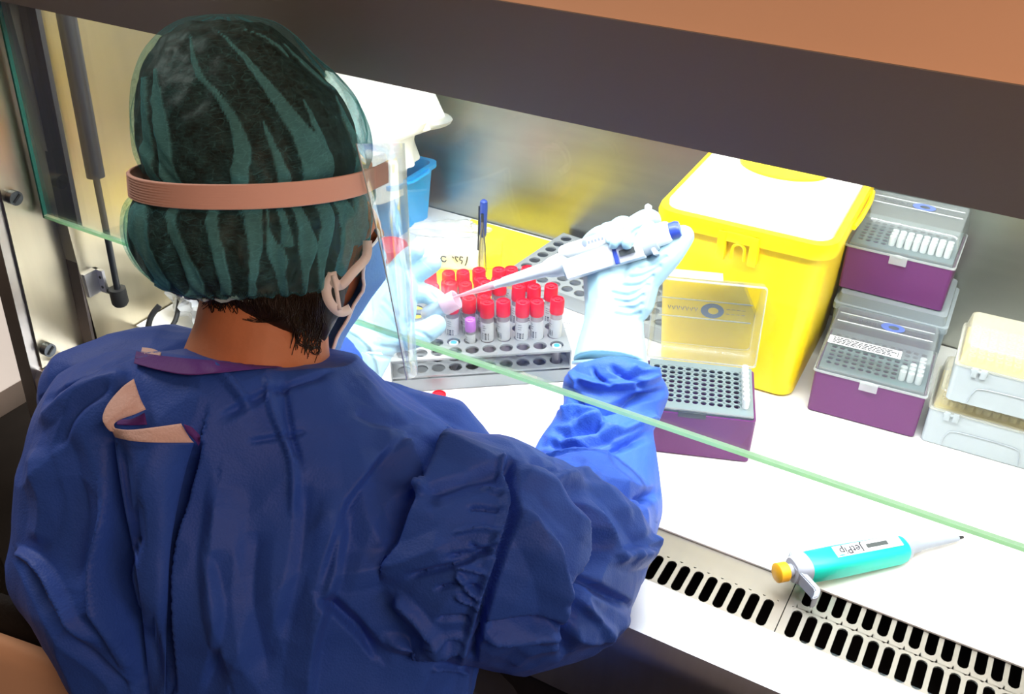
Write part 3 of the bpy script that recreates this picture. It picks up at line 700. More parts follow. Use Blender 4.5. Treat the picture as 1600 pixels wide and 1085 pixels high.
for z, rx, ry, ox, oy in ((-.045, .030, .03, 0, 0), (0, .042, .040, 0, 0), (.05, .046, .042, .0, 0), (.060, .068, .055, .004, -.01), (.085, .064, .05, .002, -.01), (.105, .062, .05, .002, -.005), (.125, .088, .052, .018, 0), (.14, .095, .05, .022, 0), (.17, .085, .045, .012, 0), (.25, .08, .045, .01, .0), (.33, .07, .035, .0, 0), (.36, .03, .02, 0, 0)):
    ring = []
    for k in range(48):
        a = 2*PI*k/48; n = 1+.16*noise.noise(Vector((math.cos(a)*3, math.sin(a)*3, z*14)))+.10*abs(noise.noise(Vector((math.cos(a)*7, math.sin(a)*7, z*22))))
        ring.append(Vector((ox+rx*n*math.cos(a), oy+ry*n*math.sin(a), z)))
    rings.append(ring)
loft(bg, rings); obj('bag_body', bg, M_wbag, t)
b = bmesh.new(); R = []
for k in range(14):
    u = k/13; a = math.radians(-100+80*u); rr_ = .071
    R.append([Vector((rr_*math.cos(a)+d*.0012, -.004+rr_*math.sin(a)+.002*math.sin(u*19), z)) for d, z in ((0, .015+.004*math.sin(u*8)), (1, .015+.004*math.sin(u*8)), (1, .09), (0, .09))])
loft(b, R); obj('bag_flap', b, M_wbag, t)
b = bmesh.new(); ellipsoid(b, (.080, .01, .128), (Vector((1, 0, .15)).normalized(), Vector((0, 1, 0)), Vector((-.15, 0, 1)).normalized()), (.052, .03, .013), 24, 12); obj('bag_fold', b, clear('film fold', (.9, .93, .93), .3, transl=.4), t)
# crumpled foil-like bag behind the neck and the black cable beside it
fp = on_z(288, 502, ZW)
t = thing('crumpled_bag', 'crumpled shiny clear bag on the worktop behind the bare neck', 'bag', (fp.x+.02, fp.y+.03, zw))
crumple('bag_film', Vector((0, 0, .040)), (.052, .045, .048), clear('shiny crinkled film', (.9, .92, .92), .75, rough=.1, gloss=.5, transl=.3), 8, parent=t, sc=38, amp=.3, flat=-.034)
b = bmesh.new(); tube(b, [(.0, 0, .02), (.004, .003, .06), (.0, .0, .085)], [.012, .008, .003], 8); obj('twisted_neck', b, M_bag, t)
cb_ = bmesh.new()
pts = [W(-.925, .72, ZW+.05), W(-.93, .705, ZW+.035), W(-.925, .69, ZW+.008), W(-.90, .695, ZW+.006), W(-.86, .74, ZW+.005), W(-.78, .79, ZW+.005), W(-.70, .80, ZW+.005), W(-.655, .785, ZW+.005), W(-.64, .76, ZW+.005)]
tube(cb_, spline(pts, 6), .0038, 8)
pts = [W(-.95, .80, ZW+.06), W(-.935, .77, ZW+.055), W(-.92, .735, ZW+.02), W(-.93, .71, ZW+.006), W(-.945, .69, ZW+.005)]
tube(cb_, spline(pts, 6), .0034, 8)
tag(obj('cable', cb_, M_dark), 'black cable lying on the worktop near the left wall', 'cable')

# ---- turquoise pipette on the worktop --------------------------------
jp = thing('pipette', 'turquoise pipette with orange button lying across the worktop edge', 'pipette')
A0 = W(-.103, .6965, -.690); A1 = W(.0435, .8585, -.7075)
M_tq = mat('turquoise plastic', (.0, .62, .50), rough=.4); M_lg = mat('light grey plastic', (.34, .38, .46), rough=.4)
ax = (A1-A0).normalized(); Lp = (A1-A0).length; side = ax.cross(Vector((0, 0, 1))).normalized(); upv = side.cross(ax)
jp.matrix_world = XF(A0, ax, Vector((-side)), None)
# local frame: x along the pipette, y to the left, z up
def jx(k): return k*Lp
def ering(x, ry, rz, n=24, sq=2.6, zc=0.):
    out = []
    for k in range(n):
        a = 2*PI*k/n; c, s = math.cos(a), math.sin(a)
        out.append(Vector((x, ry*math.copysign(abs(c)**(2/sq), c), zc+rz*math.copysign(abs(s)**(2/sq), s))))
    return out
b = loft(bmesh.new(), [ering(jx(.14), .0125, .0115), ering(jx(.16), .0145, .0135), ering(jx(.30), .0150, .0140), ering(jx(.62), .0140, .0128), ering(jx(.655), .0125, .0115)]); obj('grip_sleeve', b, M_tq, jp)
b = loft(bmesh.new(), [ering(jx(.075), .011, .011), ering(jx(.10), .014, .0135), ering(jx(.145), .0142, .0132)]); obj('collar', b, M_lg, jp)
b = bmesh.new(); tube(b, [(jx(.65), 0, 0), (jx(.68), 0, 0), (jx(.70), 0, 0), (jx(.74), 0, 0), (jx(.75), 0, 0), (jx(.965), 0, -.0)], [.0115, .0108, .0070, .0062, .0048, .0030], 20); obj('shaft', b, M_lg, jp)
b = bmesh.new(); tube(b, [(jx(.965), 0, 0), (jx(.995), 0, 0)], [.0022, .0014], 12); obj('nozzle', b, M_dark, jp)
b = bmesh.new(); tube(b, [(jx(.0), 0, 0), (jx(.003), 0, 0), (jx(.045), 0, 0), (jx(.05), 0, 0)], [.0085, .0095, .0095, .0085], 28); obj('plunger_button', b, mat('orange plastic', (.85, .42, .01), rough=.4), jp)
b = bmesh.new(); tube(b, [(jx(.045), 0, 0), (jx(.08), 0, 0)], .0062, 20); obj('plunger_rod', b, M_lg, jp)
b = bmesh.new(); R = []
for k in range(15):
    u = k/14; yy = -.036+.052*u; xx = jx(.085)+.012*abs(u-.62)**1.2*1.6-(.010 if u < .12 else 0)*(1-u/.12); zz = .002-.010*(1-u)**2
    R.append([Vector((xx-.0028, yy, zz-.0065)), Vector((xx+.0028, yy, zz-.0065)), Vector((xx+.0032, yy, zz+.0075)), Vector((xx-.0032, yy, zz+.0075))])
loft(b, R); bmesh.ops.bevel(b, geom=b.edges[:], offset=.001, segments=2, affect='EDGES'); obj('finger_rest', b, M_lg, jp)
lab = obj('label', B(jx(.275), jx(.62), -.0045, .0080, .0133, .0142, bev=.0002), M_label, jp, smooth=False)
lab.rotation_euler = (math.radians(9), 0, 0)
obj('volume_window', B(jx(.44), jx(.55), -.0005, .0040, .0142, .0145), mat('dark window', (.06, .07, .07), rough=.2), lab, smooth=False)
text('printed_name', 'JetPip', .0115, M_ink, lab, XF(Vector((jx(.36), .0015, .0144)), (-1, 0, 0), (0, -1, 0), None))
# ================================================================== the person
from mathutils.bvhtree import BVHTree
PO = Vector((-.44, .26, .62))
person = thing('person', 'person in blue gown and green hair cap, back turned, pipetting into a small tube', 'person', PO)
def pp(name, bm, m, parent=None, **k):
    o = obj(name, bm, m, None, **k); o.parent = parent or person
    if parent is None: o.matrix_parent_inverse = Matrix.Translation(-PO)
    return o
def near(al): a = math.radians(al); return -FW*math.cos(a)-UP*math.sin(a)
AL_TOP = lambda y: 4+18*min(1, max(0, (y-560)/120))
def ring(xl, xr, y, D, b, al, n=40, sq=2.0, bf=None):
    c = at((xl+xr)/2, y, D); a = (xr-xl)/2*D/FPX; nd = near(al); out = []
    for k in range(n):
        t = 2*PI*k/n; cc, ss = math.cos(t), math.sin(t)
        bb = b if (ss > 0 or bf is None) else bf
        out.append(c+RT*(a*math.copysign(abs(cc)**(2/sq), cc))+nd*(bb*math.copysign(abs(ss)**(2/sq), ss)))
    return out
def interp_st(st, k=4):
    cols_ = list(zip(*st)); return list(zip(*[splinev(list(c), k) for c in cols_]))
# ---- arm paths (x, y, depth, radius)
RARM = [(640, 815, .71, .070), (740, 855, .715, .080), (822, 880, .765, .078), (878, 868, .83, .072), (918, 800, .90, .063), (930, 725, .935, .055), (943, 665, .965, .047), (954, 630, .98, .050), (956, 612, .983, .0515), (957, 600, .988, .045), (957, 594, .99, .036)]
LARM = [(240, 700, .745, .064), (196, 780, .76, .064), (190, 835, .78, .060), (230, 800, .84, .06), (350, 690, .90, .052), (470, 610, .95, .046), (530, 575, .985, .040)]
def chain(L, rs=1., k=4):
    P = spline([at(x, y, D) for x, y, D, r in L], k); R = [r*rs for r in splinev([r for *_, r in L], k)]
    return P, R
# ---- hands: finger chains as (px, py, depth, radius)
RH = dict(
 palm=[(957, 540, 1.0, .031), (960, 500, 1.005, .029), (962, 465, 1.01, .031), (962, 430, 1.015, .032), (962, 408, 1.02, .027)],
 heel=[(985, 470, 1.0, .024), (1000, 430, .995, .021)],
 thumb=[(990, 450, 1.0, .019), (1018, 426, .990, .0150), (1046, 398, .982, .0130), (1067, 370, .980, .0112)],
 little=[(935, 420, 1.03, .011), (915, 398, 1.05, .0090), (922, 378, 1.035, .0085), (936, 366, 1.01, .0082), (943, 366, 1.0, .0080)],
 ring=[(945, 412, 1.035, .0115), (935, 385, 1.055, .0095), (945, 364, 1.035, .0088), (957, 360, .990, .0084), (959, 377, .968, .0080)],
 middle=[(962, 405, 1.035, .012), (958, 375, 1.055, .0098), (966, 354, 1.035, .0090), (979, 354, .985, .0088), (979, 377, .964, .0084)],
 index=[(985, 405, 1.03, .012), (1008, 372, 1.05, .0105), (1019, 345, 1.025, .0092), (1008, 342, .992, .0092), (990, 352, .970, .0088), (984, 358, .966, .0084)])
LH = dict(
 palm=[(545, 575, 1.0, .031), (565, 545, 1.02, .030), (590, 510, 1.035, .034), (606, 478, 1.05, .034), (615, 455, 1.055, .028)],
 palm2=[(575, 500, 1.03, .028), (590, 460, 1.045, .026)],
 little=[(583, 465, 1.045, .013), (584, 435, 1.04, .0115), (589, 405, 1.03, .0105), (590, 398, 1.025, .0095)],
 ring=[(603, 450, 1.055, .013), (620, 422, 1.06, .0115), (640, 400, 1.055, .0105), (651, 392, 1.05, .0095)],
 middle=[(620, 452, 1.06, .0135), (640, 433, 1.065, .0125), (662, 421, 1.06, .0115), (676, 412, 1.055, .0105)],
 index=[(625, 470, 1.06, .0140), (646, 459, 1.065, .0125), (668, 460, 1.065, .0115), (686, 472, 1.06, .0108), (690, 481, 1.057, .0102)],
 thumb=[(606, 530, 1.035, .017), (632, 527, 1.03, .0155), (660, 521, 1.032, .0138), (681, 508, 1.045, .012)])
def hand(bm, H, s=1., seg=14):
    for k, L in H.items():
        P, R = chain(L, s, 4); tube(bm, P, R, seg, dome=True)
# ---- head frame
TILT = math.radians(12); YAW = math.radians(50)
HU = UP*math.cos(TILT)-FW*math.sin(TILT); HB = FW*math.cos(TILT)+UP*math.sin(TILT)
HF = HB*math.cos(YAW)+RT*math.sin(YAW); HR = RT*math.cos(YAW)-HB*math.sin(YAW)
HC = at(402, 285, .772)
def hp(f, r, u): return HC+HF*f+HR*r+HU*u
AX = (HF, HR, HU)
# ---- gown: volumes, fused, then creased ------------------------------
TOR = [ # y, xl, xr, depth, half-thickness
 (556, 215, 560, .735, .060), (572, 135, 572, .735, .080), (600, 95, 592, .735, .092), (640, 74, 630, .735, .100), (690, 62, 688, .735, .105), (740, 50, 735, .735, .108),
 (800, 34, 765, .735, .110), (850, 22, 775, .74, .110), (885, 30, 770, .745, .108), (930, 66, 760, .75, .106), (990, 108, 745, .76, .106), (1050, 158, 735, .77, .108),
 (1130, 215, 730, .79, .11), (1250, 260, 740, .83, .115), (1400, 270, 760, .88, .12)]
bm = bmesh.new()
loft(bm, [ring(xl, xr, y, D, b, AL_TOP(y), 48, 2.25) for y, xl, xr, D, b in interp_st(TOR, 4)])
P, R = chain(RARM); tube(bm, P, R, 28)
P, R = chain(LARM); tube(bm, P, R, 24)
# chest and front of the right shoulder
tube(bm, [at(560, 700, .80), at(690, 705, .80), at(715, 760, .80)], [.06, .040, .05], 20, dome=True)
tube(bm, [at(150, 620, .80), at(260, 600, .80), at(420, 620, .80)], [.04, .05, .05], 20, dome=True)
tube(bm, [PO+Vector((.0, 0, .10)), PO+Vector((0, .02, .25))], [.15, .13], 28, dome=True)
gown = fuse(bm, .0018, 9)
n = len(gown.vertices); co = np.empty(n*3, 'f'); gown.vertices.foreach_get('co', co); co = co.reshape(-1, 3).astype('d')
no = np.empty(n*3, 'f'); gown.vertices.foreach_get('normal', no); no = no.reshape(-1, 3).astype('d')
def npv(v): return np.array(v)
rel = co-npv(CAM); dep = rel@npv(FW); px = 800+FPX*(rel@npv(RT))/dep; py = 542.5-FPX*(rel@npv(UP))/dep
vd = rel/np.linalg.norm(rel, axis=1)[:, None]; facing = np.clip(-(no*vd).sum(1)*2.2, 0, 1)
# soft broad crumple of the stiff cloth
cr = np.array([noise.noise(Vector(c)*11)+.6*abs(noise.noise(Vector(c)*19+Vector((3, 1, 7)))) for c in co])
cr2 = np.array([1-2*abs(noise.noise(Vector(c)*24+Vector((11, 5, 2)))) for c in co])
cr3 = np.array([1-2.4*abs(noise.noise(Vector((c[0]*9, c[1]*9, c[2]*7))+Vector((1, 8, 3)))) for c in co])
disp = .0022*cr+.0018*cr2+.007*cr3-.003
def stroke(pts, amp, wl, wr=None, dmin=0, dmax=9, p=1.0, taper=True):
    """crease along a path of pixels: amp>0 ridge, amp<0 valley; wl/wr widths (px) left and right of the path"""
    global disp
    wr = wl if wr is None else wr
    pts = [(q.x, q.y) for q in spline([Vector((a, b, 0)) for a, b in pts], 5)]
    best = np.full(n, 1e9); side = np.zeros(n); tt = np.zeros(n); N_ = len(pts)-1
    for i in range(N_):
        ax_, ay_ = pts[i]; bx_, by_ = pts[i+1]; dx, dy = bx_-ax_, by_-ay_; l2 = dx*dx+dy*dy+1e-9
        t = np.clip(((px-ax_)*dx+(py-ay_)*dy)/l2, 0, 1); ex = px-(ax_+t*dx); ey = py-(ay_+t*dy); d = np.hypot(ex, ey)
        m = d < best; best[m] = d[m]; side[m] = np.sign(dx*ey-dy*ex)[m]; tt[m] = (i+t[m])/N_
    w = np.where(side > 0, wr, wl); k = np.clip(1-best/w, 0, 1)**p
    if taper: k = k*np.clip(np.minimum(tt, 1-tt)*5+.25, 0, 1)
    k = k*facing*((dep > dmin) & (dep < dmax)); disp = disp+1.6*amp*k
# opening at the back: dark gap left of the flap, step on its right
stroke([(172, 690), (185, 760), (192, 830), (178, 900), (196, 980), (225, 1090)], -.020, 26, 30, p=1.2)
stroke([(160, 700), (168, 800), (150, 900), (180, 1000), (210, 1080)], .007, 18, 14)
stroke([(310, 695), (285, 780), (266, 860), (262, 960), (262, 1090)], -.016, 8, 70)
# shoulder crease, left
stroke([(72, 625), (150, 590), (215, 562), (285, 556)], -.008, 8, 8)
stroke([(60, 660), (140, 612), (205, 592)], .004, 20)
stroke([(95, 700), (130, 640), (180, 605)], -.003, 10)
# neck radiating folds
stroke([(330, 575), (360, 600), (390, 635)], .004, 12)
stroke([(345, 650), (430, 600), (520, 572)], -.003, 6, 16)
stroke([(415, 580), (425, 640), (455, 720), (455, 800)], .004, 14, 6)
stroke([(450, 580), (455, 650), (470, 720)], -.003, 6, 14)
stroke([(390, 690), (440, 680), (480, 672)], -.002, 6)
# right shoulder blade: pyramid fold
stroke([(560, 580), (625, 640), (700, 690), (795, 730)], .004, 24)
stroke([(628, 688), (650, 735), (662, 770)], .006, 10, 46)
stroke([(625, 690), (560, 770), (530, 830), (500, 930)], -.006, 46, 12)
stroke([(662, 772), (740, 745), (792, 735)], -.005, 14, 30)
stroke([(535, 800), (520, 900), (490, 1000), (480, 1090)], .006, 16, 40)
stroke([(480, 760), (470, 880), (440, 1000)], -.004, 40, 20)
stroke([(560, 640), (600, 660), (650, 665)], -.003, 14)
# lower back
stroke([(500, 935), (545, 980), (590, 1030)], -.008, 22, 8)
stroke([(620, 930), (660, 960), (700, 1000)], .006, 8, 24)
stroke([(600, 1000), (680, 1005), (735, 1000)], .007, 12, 20)
stroke([(520, 900), (620, 880), (700, 850)], .004, 30)
stroke([(640, 900), (700, 885), (745, 870)], -.004, 8)
stroke([(560, 700), (570, 800), (600, 860)], .003, 30)
stroke([(340, 760), (330, 900), (360, 1050)], .005, 50, 20)
stroke([(400, 830), (395, 940), (420, 1060)], -.004, 30)
stroke([(320, 1085), (355, 960), (330, 860)], -.004, 14, 30)
# left sleeve and its seam
stroke([(22, 862), (60, 930), (120, 1000), (190, 1085)], -.006, 10, 16)
stroke([(25, 860), (60, 880), (100, 930), (150, 1000)], .006, 10, 18)
stroke([(60, 700), (75, 780), (60, 850)], .004, 24)
stroke([(110, 680), (130, 800), (120, 920)], -.003, 22)
# armhole seam with puckers
stroke([(795, 730), (800, 790), (785, 850), (765, 930), (745, 1010), (730, 1090)], -.009, 8, 14, taper=False)
stroke([(785, 725), (787, 790), (770, 850), (748, 930), (728, 1010), (712, 1090)], .005, 9, 9, taper=False)
for i, (x, y) in enumerate([(780, 770), (778, 800), (772, 830), (762, 862), (752, 890), (745, 915), (742, 940), (732, 965), (728, 990), (720, 1020), (715, 1045)]):
    L_ = 28+17*((i*7) % 3); stroke([(x-L_, y-12+8*(i % 3)), (x-L_*.5, y-3), (x+4, y+2)], (-1)**i*.0035, 6, 5)
stroke([(700, 868), (745, 862), (775, 850)], -.005, 5, 12)
stroke([(715, 895), (728, 915), (745, 930)], .005, 6)
# upper arm
stroke([(800, 740), (850, 760), (880, 800), (935, 840)], .004, 26)
stroke([(810, 800), (850, 850), (880, 930), (880, 1000)], .007, 14, 40)
stroke([(880, 760), (905, 790), (925, 830), (935, 862), (915, 905), (885, 940)], -.018, 18, 14)
stroke([(935, 862), (905, 920), (880, 975), (876, 1020)], -.010, 14, 10)
stroke([(865, 742), (920, 755), (965, 800), (1000, 860), (975, 872)], .018, 22, 15)
stroke([(905, 775), (935, 810), (955, 850), (962, 872)], .006, 8)
stroke([(958, 875), (985, 860), (1005, 842)], .006, 12)
stroke([(905, 905), (945, 930), (985, 950)], -.008, 12)
stroke([(885, 985), (930, 985), (975, 955)], .007, 22)
stroke([(900, 930), (935, 975), (950, 1010)], .005, 12)
stroke([(760, 985), (820, 975), (872, 972)], -.007, 8, 16)
stroke([(760, 1005), (820, 1000), (870, 985)], .005, 10)
stroke([(790, 1060), (830, 1020), (870, 1000)], .004, 14)
stroke([(820, 730), (850, 740), (900, 800)], -.003, 10)
# forearm wrinkles
stroke([(862, 745), (900, 735), (925, 752), (1000, 775), (1025, 770)], -.010, 14, 10)
stroke([(960, 770), (990, 790), (1020, 772)], -.006, 12)
stroke([(838, 702), (870, 690), (930, 700), (985, 690), (1008, 682)], -.008, 12)
stroke([(850, 720), (900, 712), (960, 722)], .006, 14)
stroke([(868, 648), (905, 640), (935, 650), (900, 655)], .008, 10, 12)
stroke([(860, 675), (900, 668), (945, 660)], -.006, 9)
stroke([(935, 655), (975, 672), (1020, 650)], .007, 12, 16)
stroke([(905, 690), (960, 680), (1000, 670)], -.006, 10)
stroke([(880, 605), (915, 628), (960, 632), (1035, 610)], -.009, 9)
stroke([(900, 590), (935, 600), (990, 600), (1030, 588)], .006, 9)
stroke([(925, 575), (935, 590), (958, 602)], -.005, 5)
stroke([(955, 573), (985, 592), (1000, 606)], -.006, 6)
stroke([(985, 575), (1000, 585), (1025, 582)], .006, 7)
stroke([(890, 580), (900, 600), (895, 615)], .004, 7)
co2 = co+no*disp[:, None]
gown.vertices.foreach_set('co', co2.astype('f').ravel()); gown.update()
def gown_mat():
    m = bpy.data.materials.new('blue non-woven gown'); m.use_nodes = True; nt = m.node_tree; b = nt.nodes['Principled BSDF']; N = nt.nodes.new; L = nt.links.new
    tc = N('ShaderNodeTexCoord'); nz = N('ShaderNodeTexNoise'); nz.inputs['Scale'].default_value = 9; nz.inputs['Detail'].default_value = 4; L(tc.outputs['Object'], nz.inputs['Vector'])
    mx = N('ShaderNodeMix'); mx.data_type = 'RGBA'; mx.inputs[6].default_value = (.026, .088, .45, 1); mx.inputs[7].default_value = (.034, .112, .54, 1); L(nz.outputs['Fac'], mx.inputs['Factor']); L(mx.outputs[2], b.inputs['Base Color'])
    b.inputs['Roughness'].default_value = .55; b.inputs['Specular IOR Level'].default_value = .25; b.inputs['Sheen Weight'].default_value = .05; b.inputs['Sheen Tint'].default_value = (.6, .6, .9, 1)
    vo = N('ShaderNodeTexVoronoi'); vo.inputs['Scale'].default_value = 620; L(tc.outputs['Object'], vo.inputs['Vector'])
    n2 = N('ShaderNodeTexNoise'); n2.inputs['Scale'].default_value = 55; n2.inputs['Detail'].default_value = 6; n2.inputs['Roughness'].default_value = .6; L(tc.outputs['Object'], n2.inputs['Vector'])
    ma = N('ShaderNodeMath'); ma.operation = 'MULTIPLY_ADD'; ma.inputs[1].default_value = .22; L(vo.outputs['Distance'], ma.inputs[0]); L(n2.outputs['Fac'], ma.inputs[2])
    bp = N('ShaderNodeBump'); bp.inputs['Strength'].default_value = .45; bp.inputs['Distance'].default_value = .0016; L(ma.outputs[0], bp.inputs['Height']); L(bp.outputs[0], b.inputs['Normal'])
    return m
M_gown = gown_mat()
gbvh = BVHTree.FromPolygons([Vector(c) for c in co2], [tuple(p.vertices) for p in gown.polygons])
gobj = pp('gown', gown, M_gown, smooth='all')
def surf(x, y, off=0.):
    d = (at(x, y, 1)-CAM).normalized(); h = gbvh.ray_cast(CAM, d)
    if h[0] is None: return at(x, y, .74)
    return h[0]-d*off
def patch(rows, m_, name, parent=None, thick=.0012, sub=4, fixed=None):
    """cloth sheet laid on the gown: rows of (px, py, offset) lists, equal length"""
    G = [[Vector(q) for q in r] for r in rows]
    G = [spline(r, sub) for r in G]; cols_ = [spline([r[i] for r in G], sub) for i in range(len(G[0]))]
    b = bmesh.new(); top, bot = [], []
    for c in cols_:
        tr, br_ = [], []
        for q in c:
            p = surf(q.x, q.y, max(q.z, .0008)) if not fixed else at(q.x, q.y, q.z)
            d = (p-CAM).normalized(); tr.append(b.verts.new(p)); br_.append(b.verts.new(p+d*thick))
        top.append(tr); bot.append(br_)
    A_, B_ = len(top), len(top[0])
    for i in range(A_-1):
        for j in range(B_-1):
            b.faces.new((top[i][j], top[i+1][j], top[i+1][j+1], top[i][j+1])); b.faces.new((bot[i][j+1], bot[i+1][j+1], bot[i+1][j], bot[i][j]))
    for i in range(A_-1):
        b.faces.new((top[i][0], bot[i][0], bot[i+1][0], top[i+1][0])); b.faces.new((top[i+1][-1], bot[i+1][-1], bot[i][-1], top[i][-1]))
    for j in range(B_-1):
        b.faces.new((top[0][j+1], bot[0][j+1], bot[0][j], top[0][j])); b.faces.new((top[-1][j], bot[-1][j], bot[-1][j+1], top[-1][j+1]))
    return pp(name, b, m_, parent, smooth='all')
M_purt = mat('purple gown binding', (.115, .03, .27), rough=.7, bump=.3, bscale=250)
M_velc = mat('pink-white gown tape', (.80, .60, .56), rough=.8, bump=.35, bscale=500)
# back flap with folded corner, tapes and purple binding
patch([[(178, 676, .014), (215, 684, .018), (258, 688, .019), (304, 690, .015)], [(183, 720, .016), (222, 735, .022), (258, 735, .024), (291, 732, .020)],
       [(194, 790, .017), (225, 800, .022), (252, 800, .026), (276, 798, .022)], [(206, 850, .015), (228, 860, .020), (250, 862, .024), (266, 862, .022)],
       [(218, 930, .012), (233, 940, .018), (248, 942, .022), (262, 942, .020)], [(228, 1020, .008), (238, 1025, .014), (250, 1028, .018), (259, 1028, .018)], [(236, 1100, .006), (242, 1100, .010), (250, 1100, .014), (258, 1100, .014)]], M_gown, 'back_flap')
patch([[(172, 668, .017), (200, 672, .021), (240, 668, .021), (283, 662, .016)], [(176, 676, .018), (205, 684, .022), (245, 686, .022), (296, 684, .017)], [(180, 684, .018), (210, 690, .022), (250, 692, .022), (303, 692, .017)]], M_velc, 'flap_tape')
patch([[(209, 592, .006), (219, 622, .008), (228, 640, .008)], [(190, 606, .010), (200, 632, .014), (210, 648, .010)], [(168, 632, .014), (182, 650, .016), (188, 656, .012)], [(160, 654, .016), (166, 664, .018), (178, 664, .016)], [(166, 668, .018), (172, 674, .019), (184, 676, .018)]], M_velc, 'looped_tape')
patch([[(184, 655, .004), (205, 655, .004), (226, 645, .004)], [(182, 664, .006), (205, 665, .006), (230, 664, .006)]], M_purt, 'inner_binding')
patch([[(287, 663, .019), (300, 668, .019), (312, 680, .017)], [(291, 674, .019), (303, 680, .020), (313, 690, .017)], [(302, 686, .018), (307, 692, .018), (310, 698, .014)]], M_purt, 'corner_binding')
patch([[(213, 549, .004), (245, 555, .006), (290, 560, .006), (332, 563, .004), (400, 566, .003), (455, 565, .002)], [(211, 558, .007), (245, 566, .009), (290, 572, .008), (332, 573, .006), (400, 573, .005), (455, 570, .003)], [(209, 568, .008), (245, 578, .010), (290, 586, .009), (333, 584, .007), (390, 578, .005), (440, 574, .003)]], M_purt, 'neck_binding')
patch([[(222, 543, .0), (238, 545, .002), (252, 551, .002)], [(220, 552, .004), (236, 556, .005), (250, 560, .004)]], M_velc, 'collar_tape')
# ---- skin: head, neck, torso core, arms and hands in one surface -------
bm = bmesh.new()
ellipsoid(bm, hp(.002, 0, .0), AX, (.086, .071, .092), 28, 16)
ellipsoid(bm, hp(.028, 0, -.055), AX, (.058, .058, .066), 24, 14)
ellipsoid(bm, hp(.050, 0, -.100), AX, (.022, .026, .018), 16, 10)
tube(bm, [hp(.088, 0, -.010), hp(.103, 0, -.040), hp(.100, 0, -.048)], [.006, .0095, .009], 12, dome=True)
for s in (-1, 1):
    ellipsoid(bm, hp(.104, 0+s*.009, -.046), AX, (.006, .006, .005), 10, 8)
    ellipsoid(bm, hp(-.012, s*.072, -.006), (HF, HR, (HU+HF*-.25).normalized()), (.016, .006, .030), 14, 10)
    ellipsoid(bm, hp(-.014, s*.077, .006), (HF, HR, HU), (.014, .004, .016), 12, 8)
    tube(bm, [hp(.080, s*.012, .008), hp(.078, s*.034, .012), hp(.062, s*.050, .008)], [.006, .0065, .006], 10, dome=True)
    tube(bm, [hp(.074, s*.035, -.03), hp(.06, s*.05, -.035)], [.012, .012], 12, dome=True)
tube(bm, [hp(.090, -.018, -.071), hp(.0955, 0, -.069), hp(.090, .018, -.071)], [.003, .0045, .003], 10, dome=True)
tube(bm, [hp(.088, -.015, -.080), hp(.0935, 0, -.079), hp(.088, .015, -.080)], [.003, .005, .003], 10, dome=True)
tube(bm, [at(415, 400, .765), at(416, 460, .755), at(410, 520, .745), at(400, 585, .742), at(395, 640, .750)], [.054, .0475, .0495, .057, .055], 28)
loft(bm, [ring(xl+50, xr-60, y, D, b-.055, 22, 40, 2.2) for y, xl, xr, D, b in interp_st(TOR[3:], 2)])
P, R = chain(RARM[1:], .52); P = P[:-3]+[at(957, 540, 1.0)]; R = R[:-3]+[.026]; tube(bm, P, R, 20)
P, R = chain(LARM, .55); P = P[:-3]+[at(545, 575, 1.0)]; R = R[:-3]+[.026]; tube(bm, P, R, 20)
hand(bm, RH, .66, 12); hand(bm, LH, .66, 12)
for s in (-1, 1):
    h0 = PO+Vector((s*.09+.02, .02, .08)); k0 = PO+Vector((s*.12-.06, .40, .06)); f0 = k0+Vector((0, -.04, -.38))
    tube(bm, [h0, k0], [.075, .055], 18, dome=True); tube(bm, [k0, k0+Vector((0, -.02, -.18)), f0], [.05, .05, .033], 18, dome=True)
    tube(bm, [f0+Vector((0, -.03, -.02)), f0+Vector((0, .09, -.04)), f0+Vector((0, .16, -.045))], [.034, .032, .024], 14, dome=True)
skin = fuse(bm, .0024, 4)
M_skin = mat('warm brown skin', (.62, .24, .11), rough=.5, var=.08, vscale=30, sss=.15, bump=.12, bscale=260)
body = pp('body', skin, M_skin, smooth='all')
for s in (-1, 1):
    b = bmesh.new(); ellipsoid(b, hp(.074, s*.031, -.006), AX, (.012, .012, .012), 16, 10); e = pp('eye', b, mat('eye white', (.8, .8, .78), rough=.2), body)
    b = bmesh.new(); ellipsoid(b, hp(.0835, s*.031, -.008), AX, (.003, .0055, .0055), 12, 8); pp('iris', b, mat('dark iris', (.03, .015, .01), rough=.2), e)
# trousers and shoes under the gown
M_trous = mat('dark trousers', (.02, .022, .03), rough=.8)
for s in (-1, 1):
    k0 = PO+Vector((s*.12-.06, .40, .06)); f0 = k0+Vector((0, -.04, -.38))
    b = bmesh.new(); tube(b, [PO+Vector((s*.09+.02, .0, .08)), k0-Vector((0, .06, 0)), k0+Vector((0, -.01, -.03)), k0+Vector((0, -.02, -.18)), f0+Vector((0, 0, .02))], [.088, .074, .070, .060, .05], 18); pp('trouser_leg', b, M_trous)
    b = bmesh.new(); tube(b, [f0+Vector((0, -.035, -.022)), f0+Vector((0, .09, -.03)), f0+Vector((0, .165, -.04))], [.042, .042, .032], 14, dome=True); pp('shoe', b, M_dark)
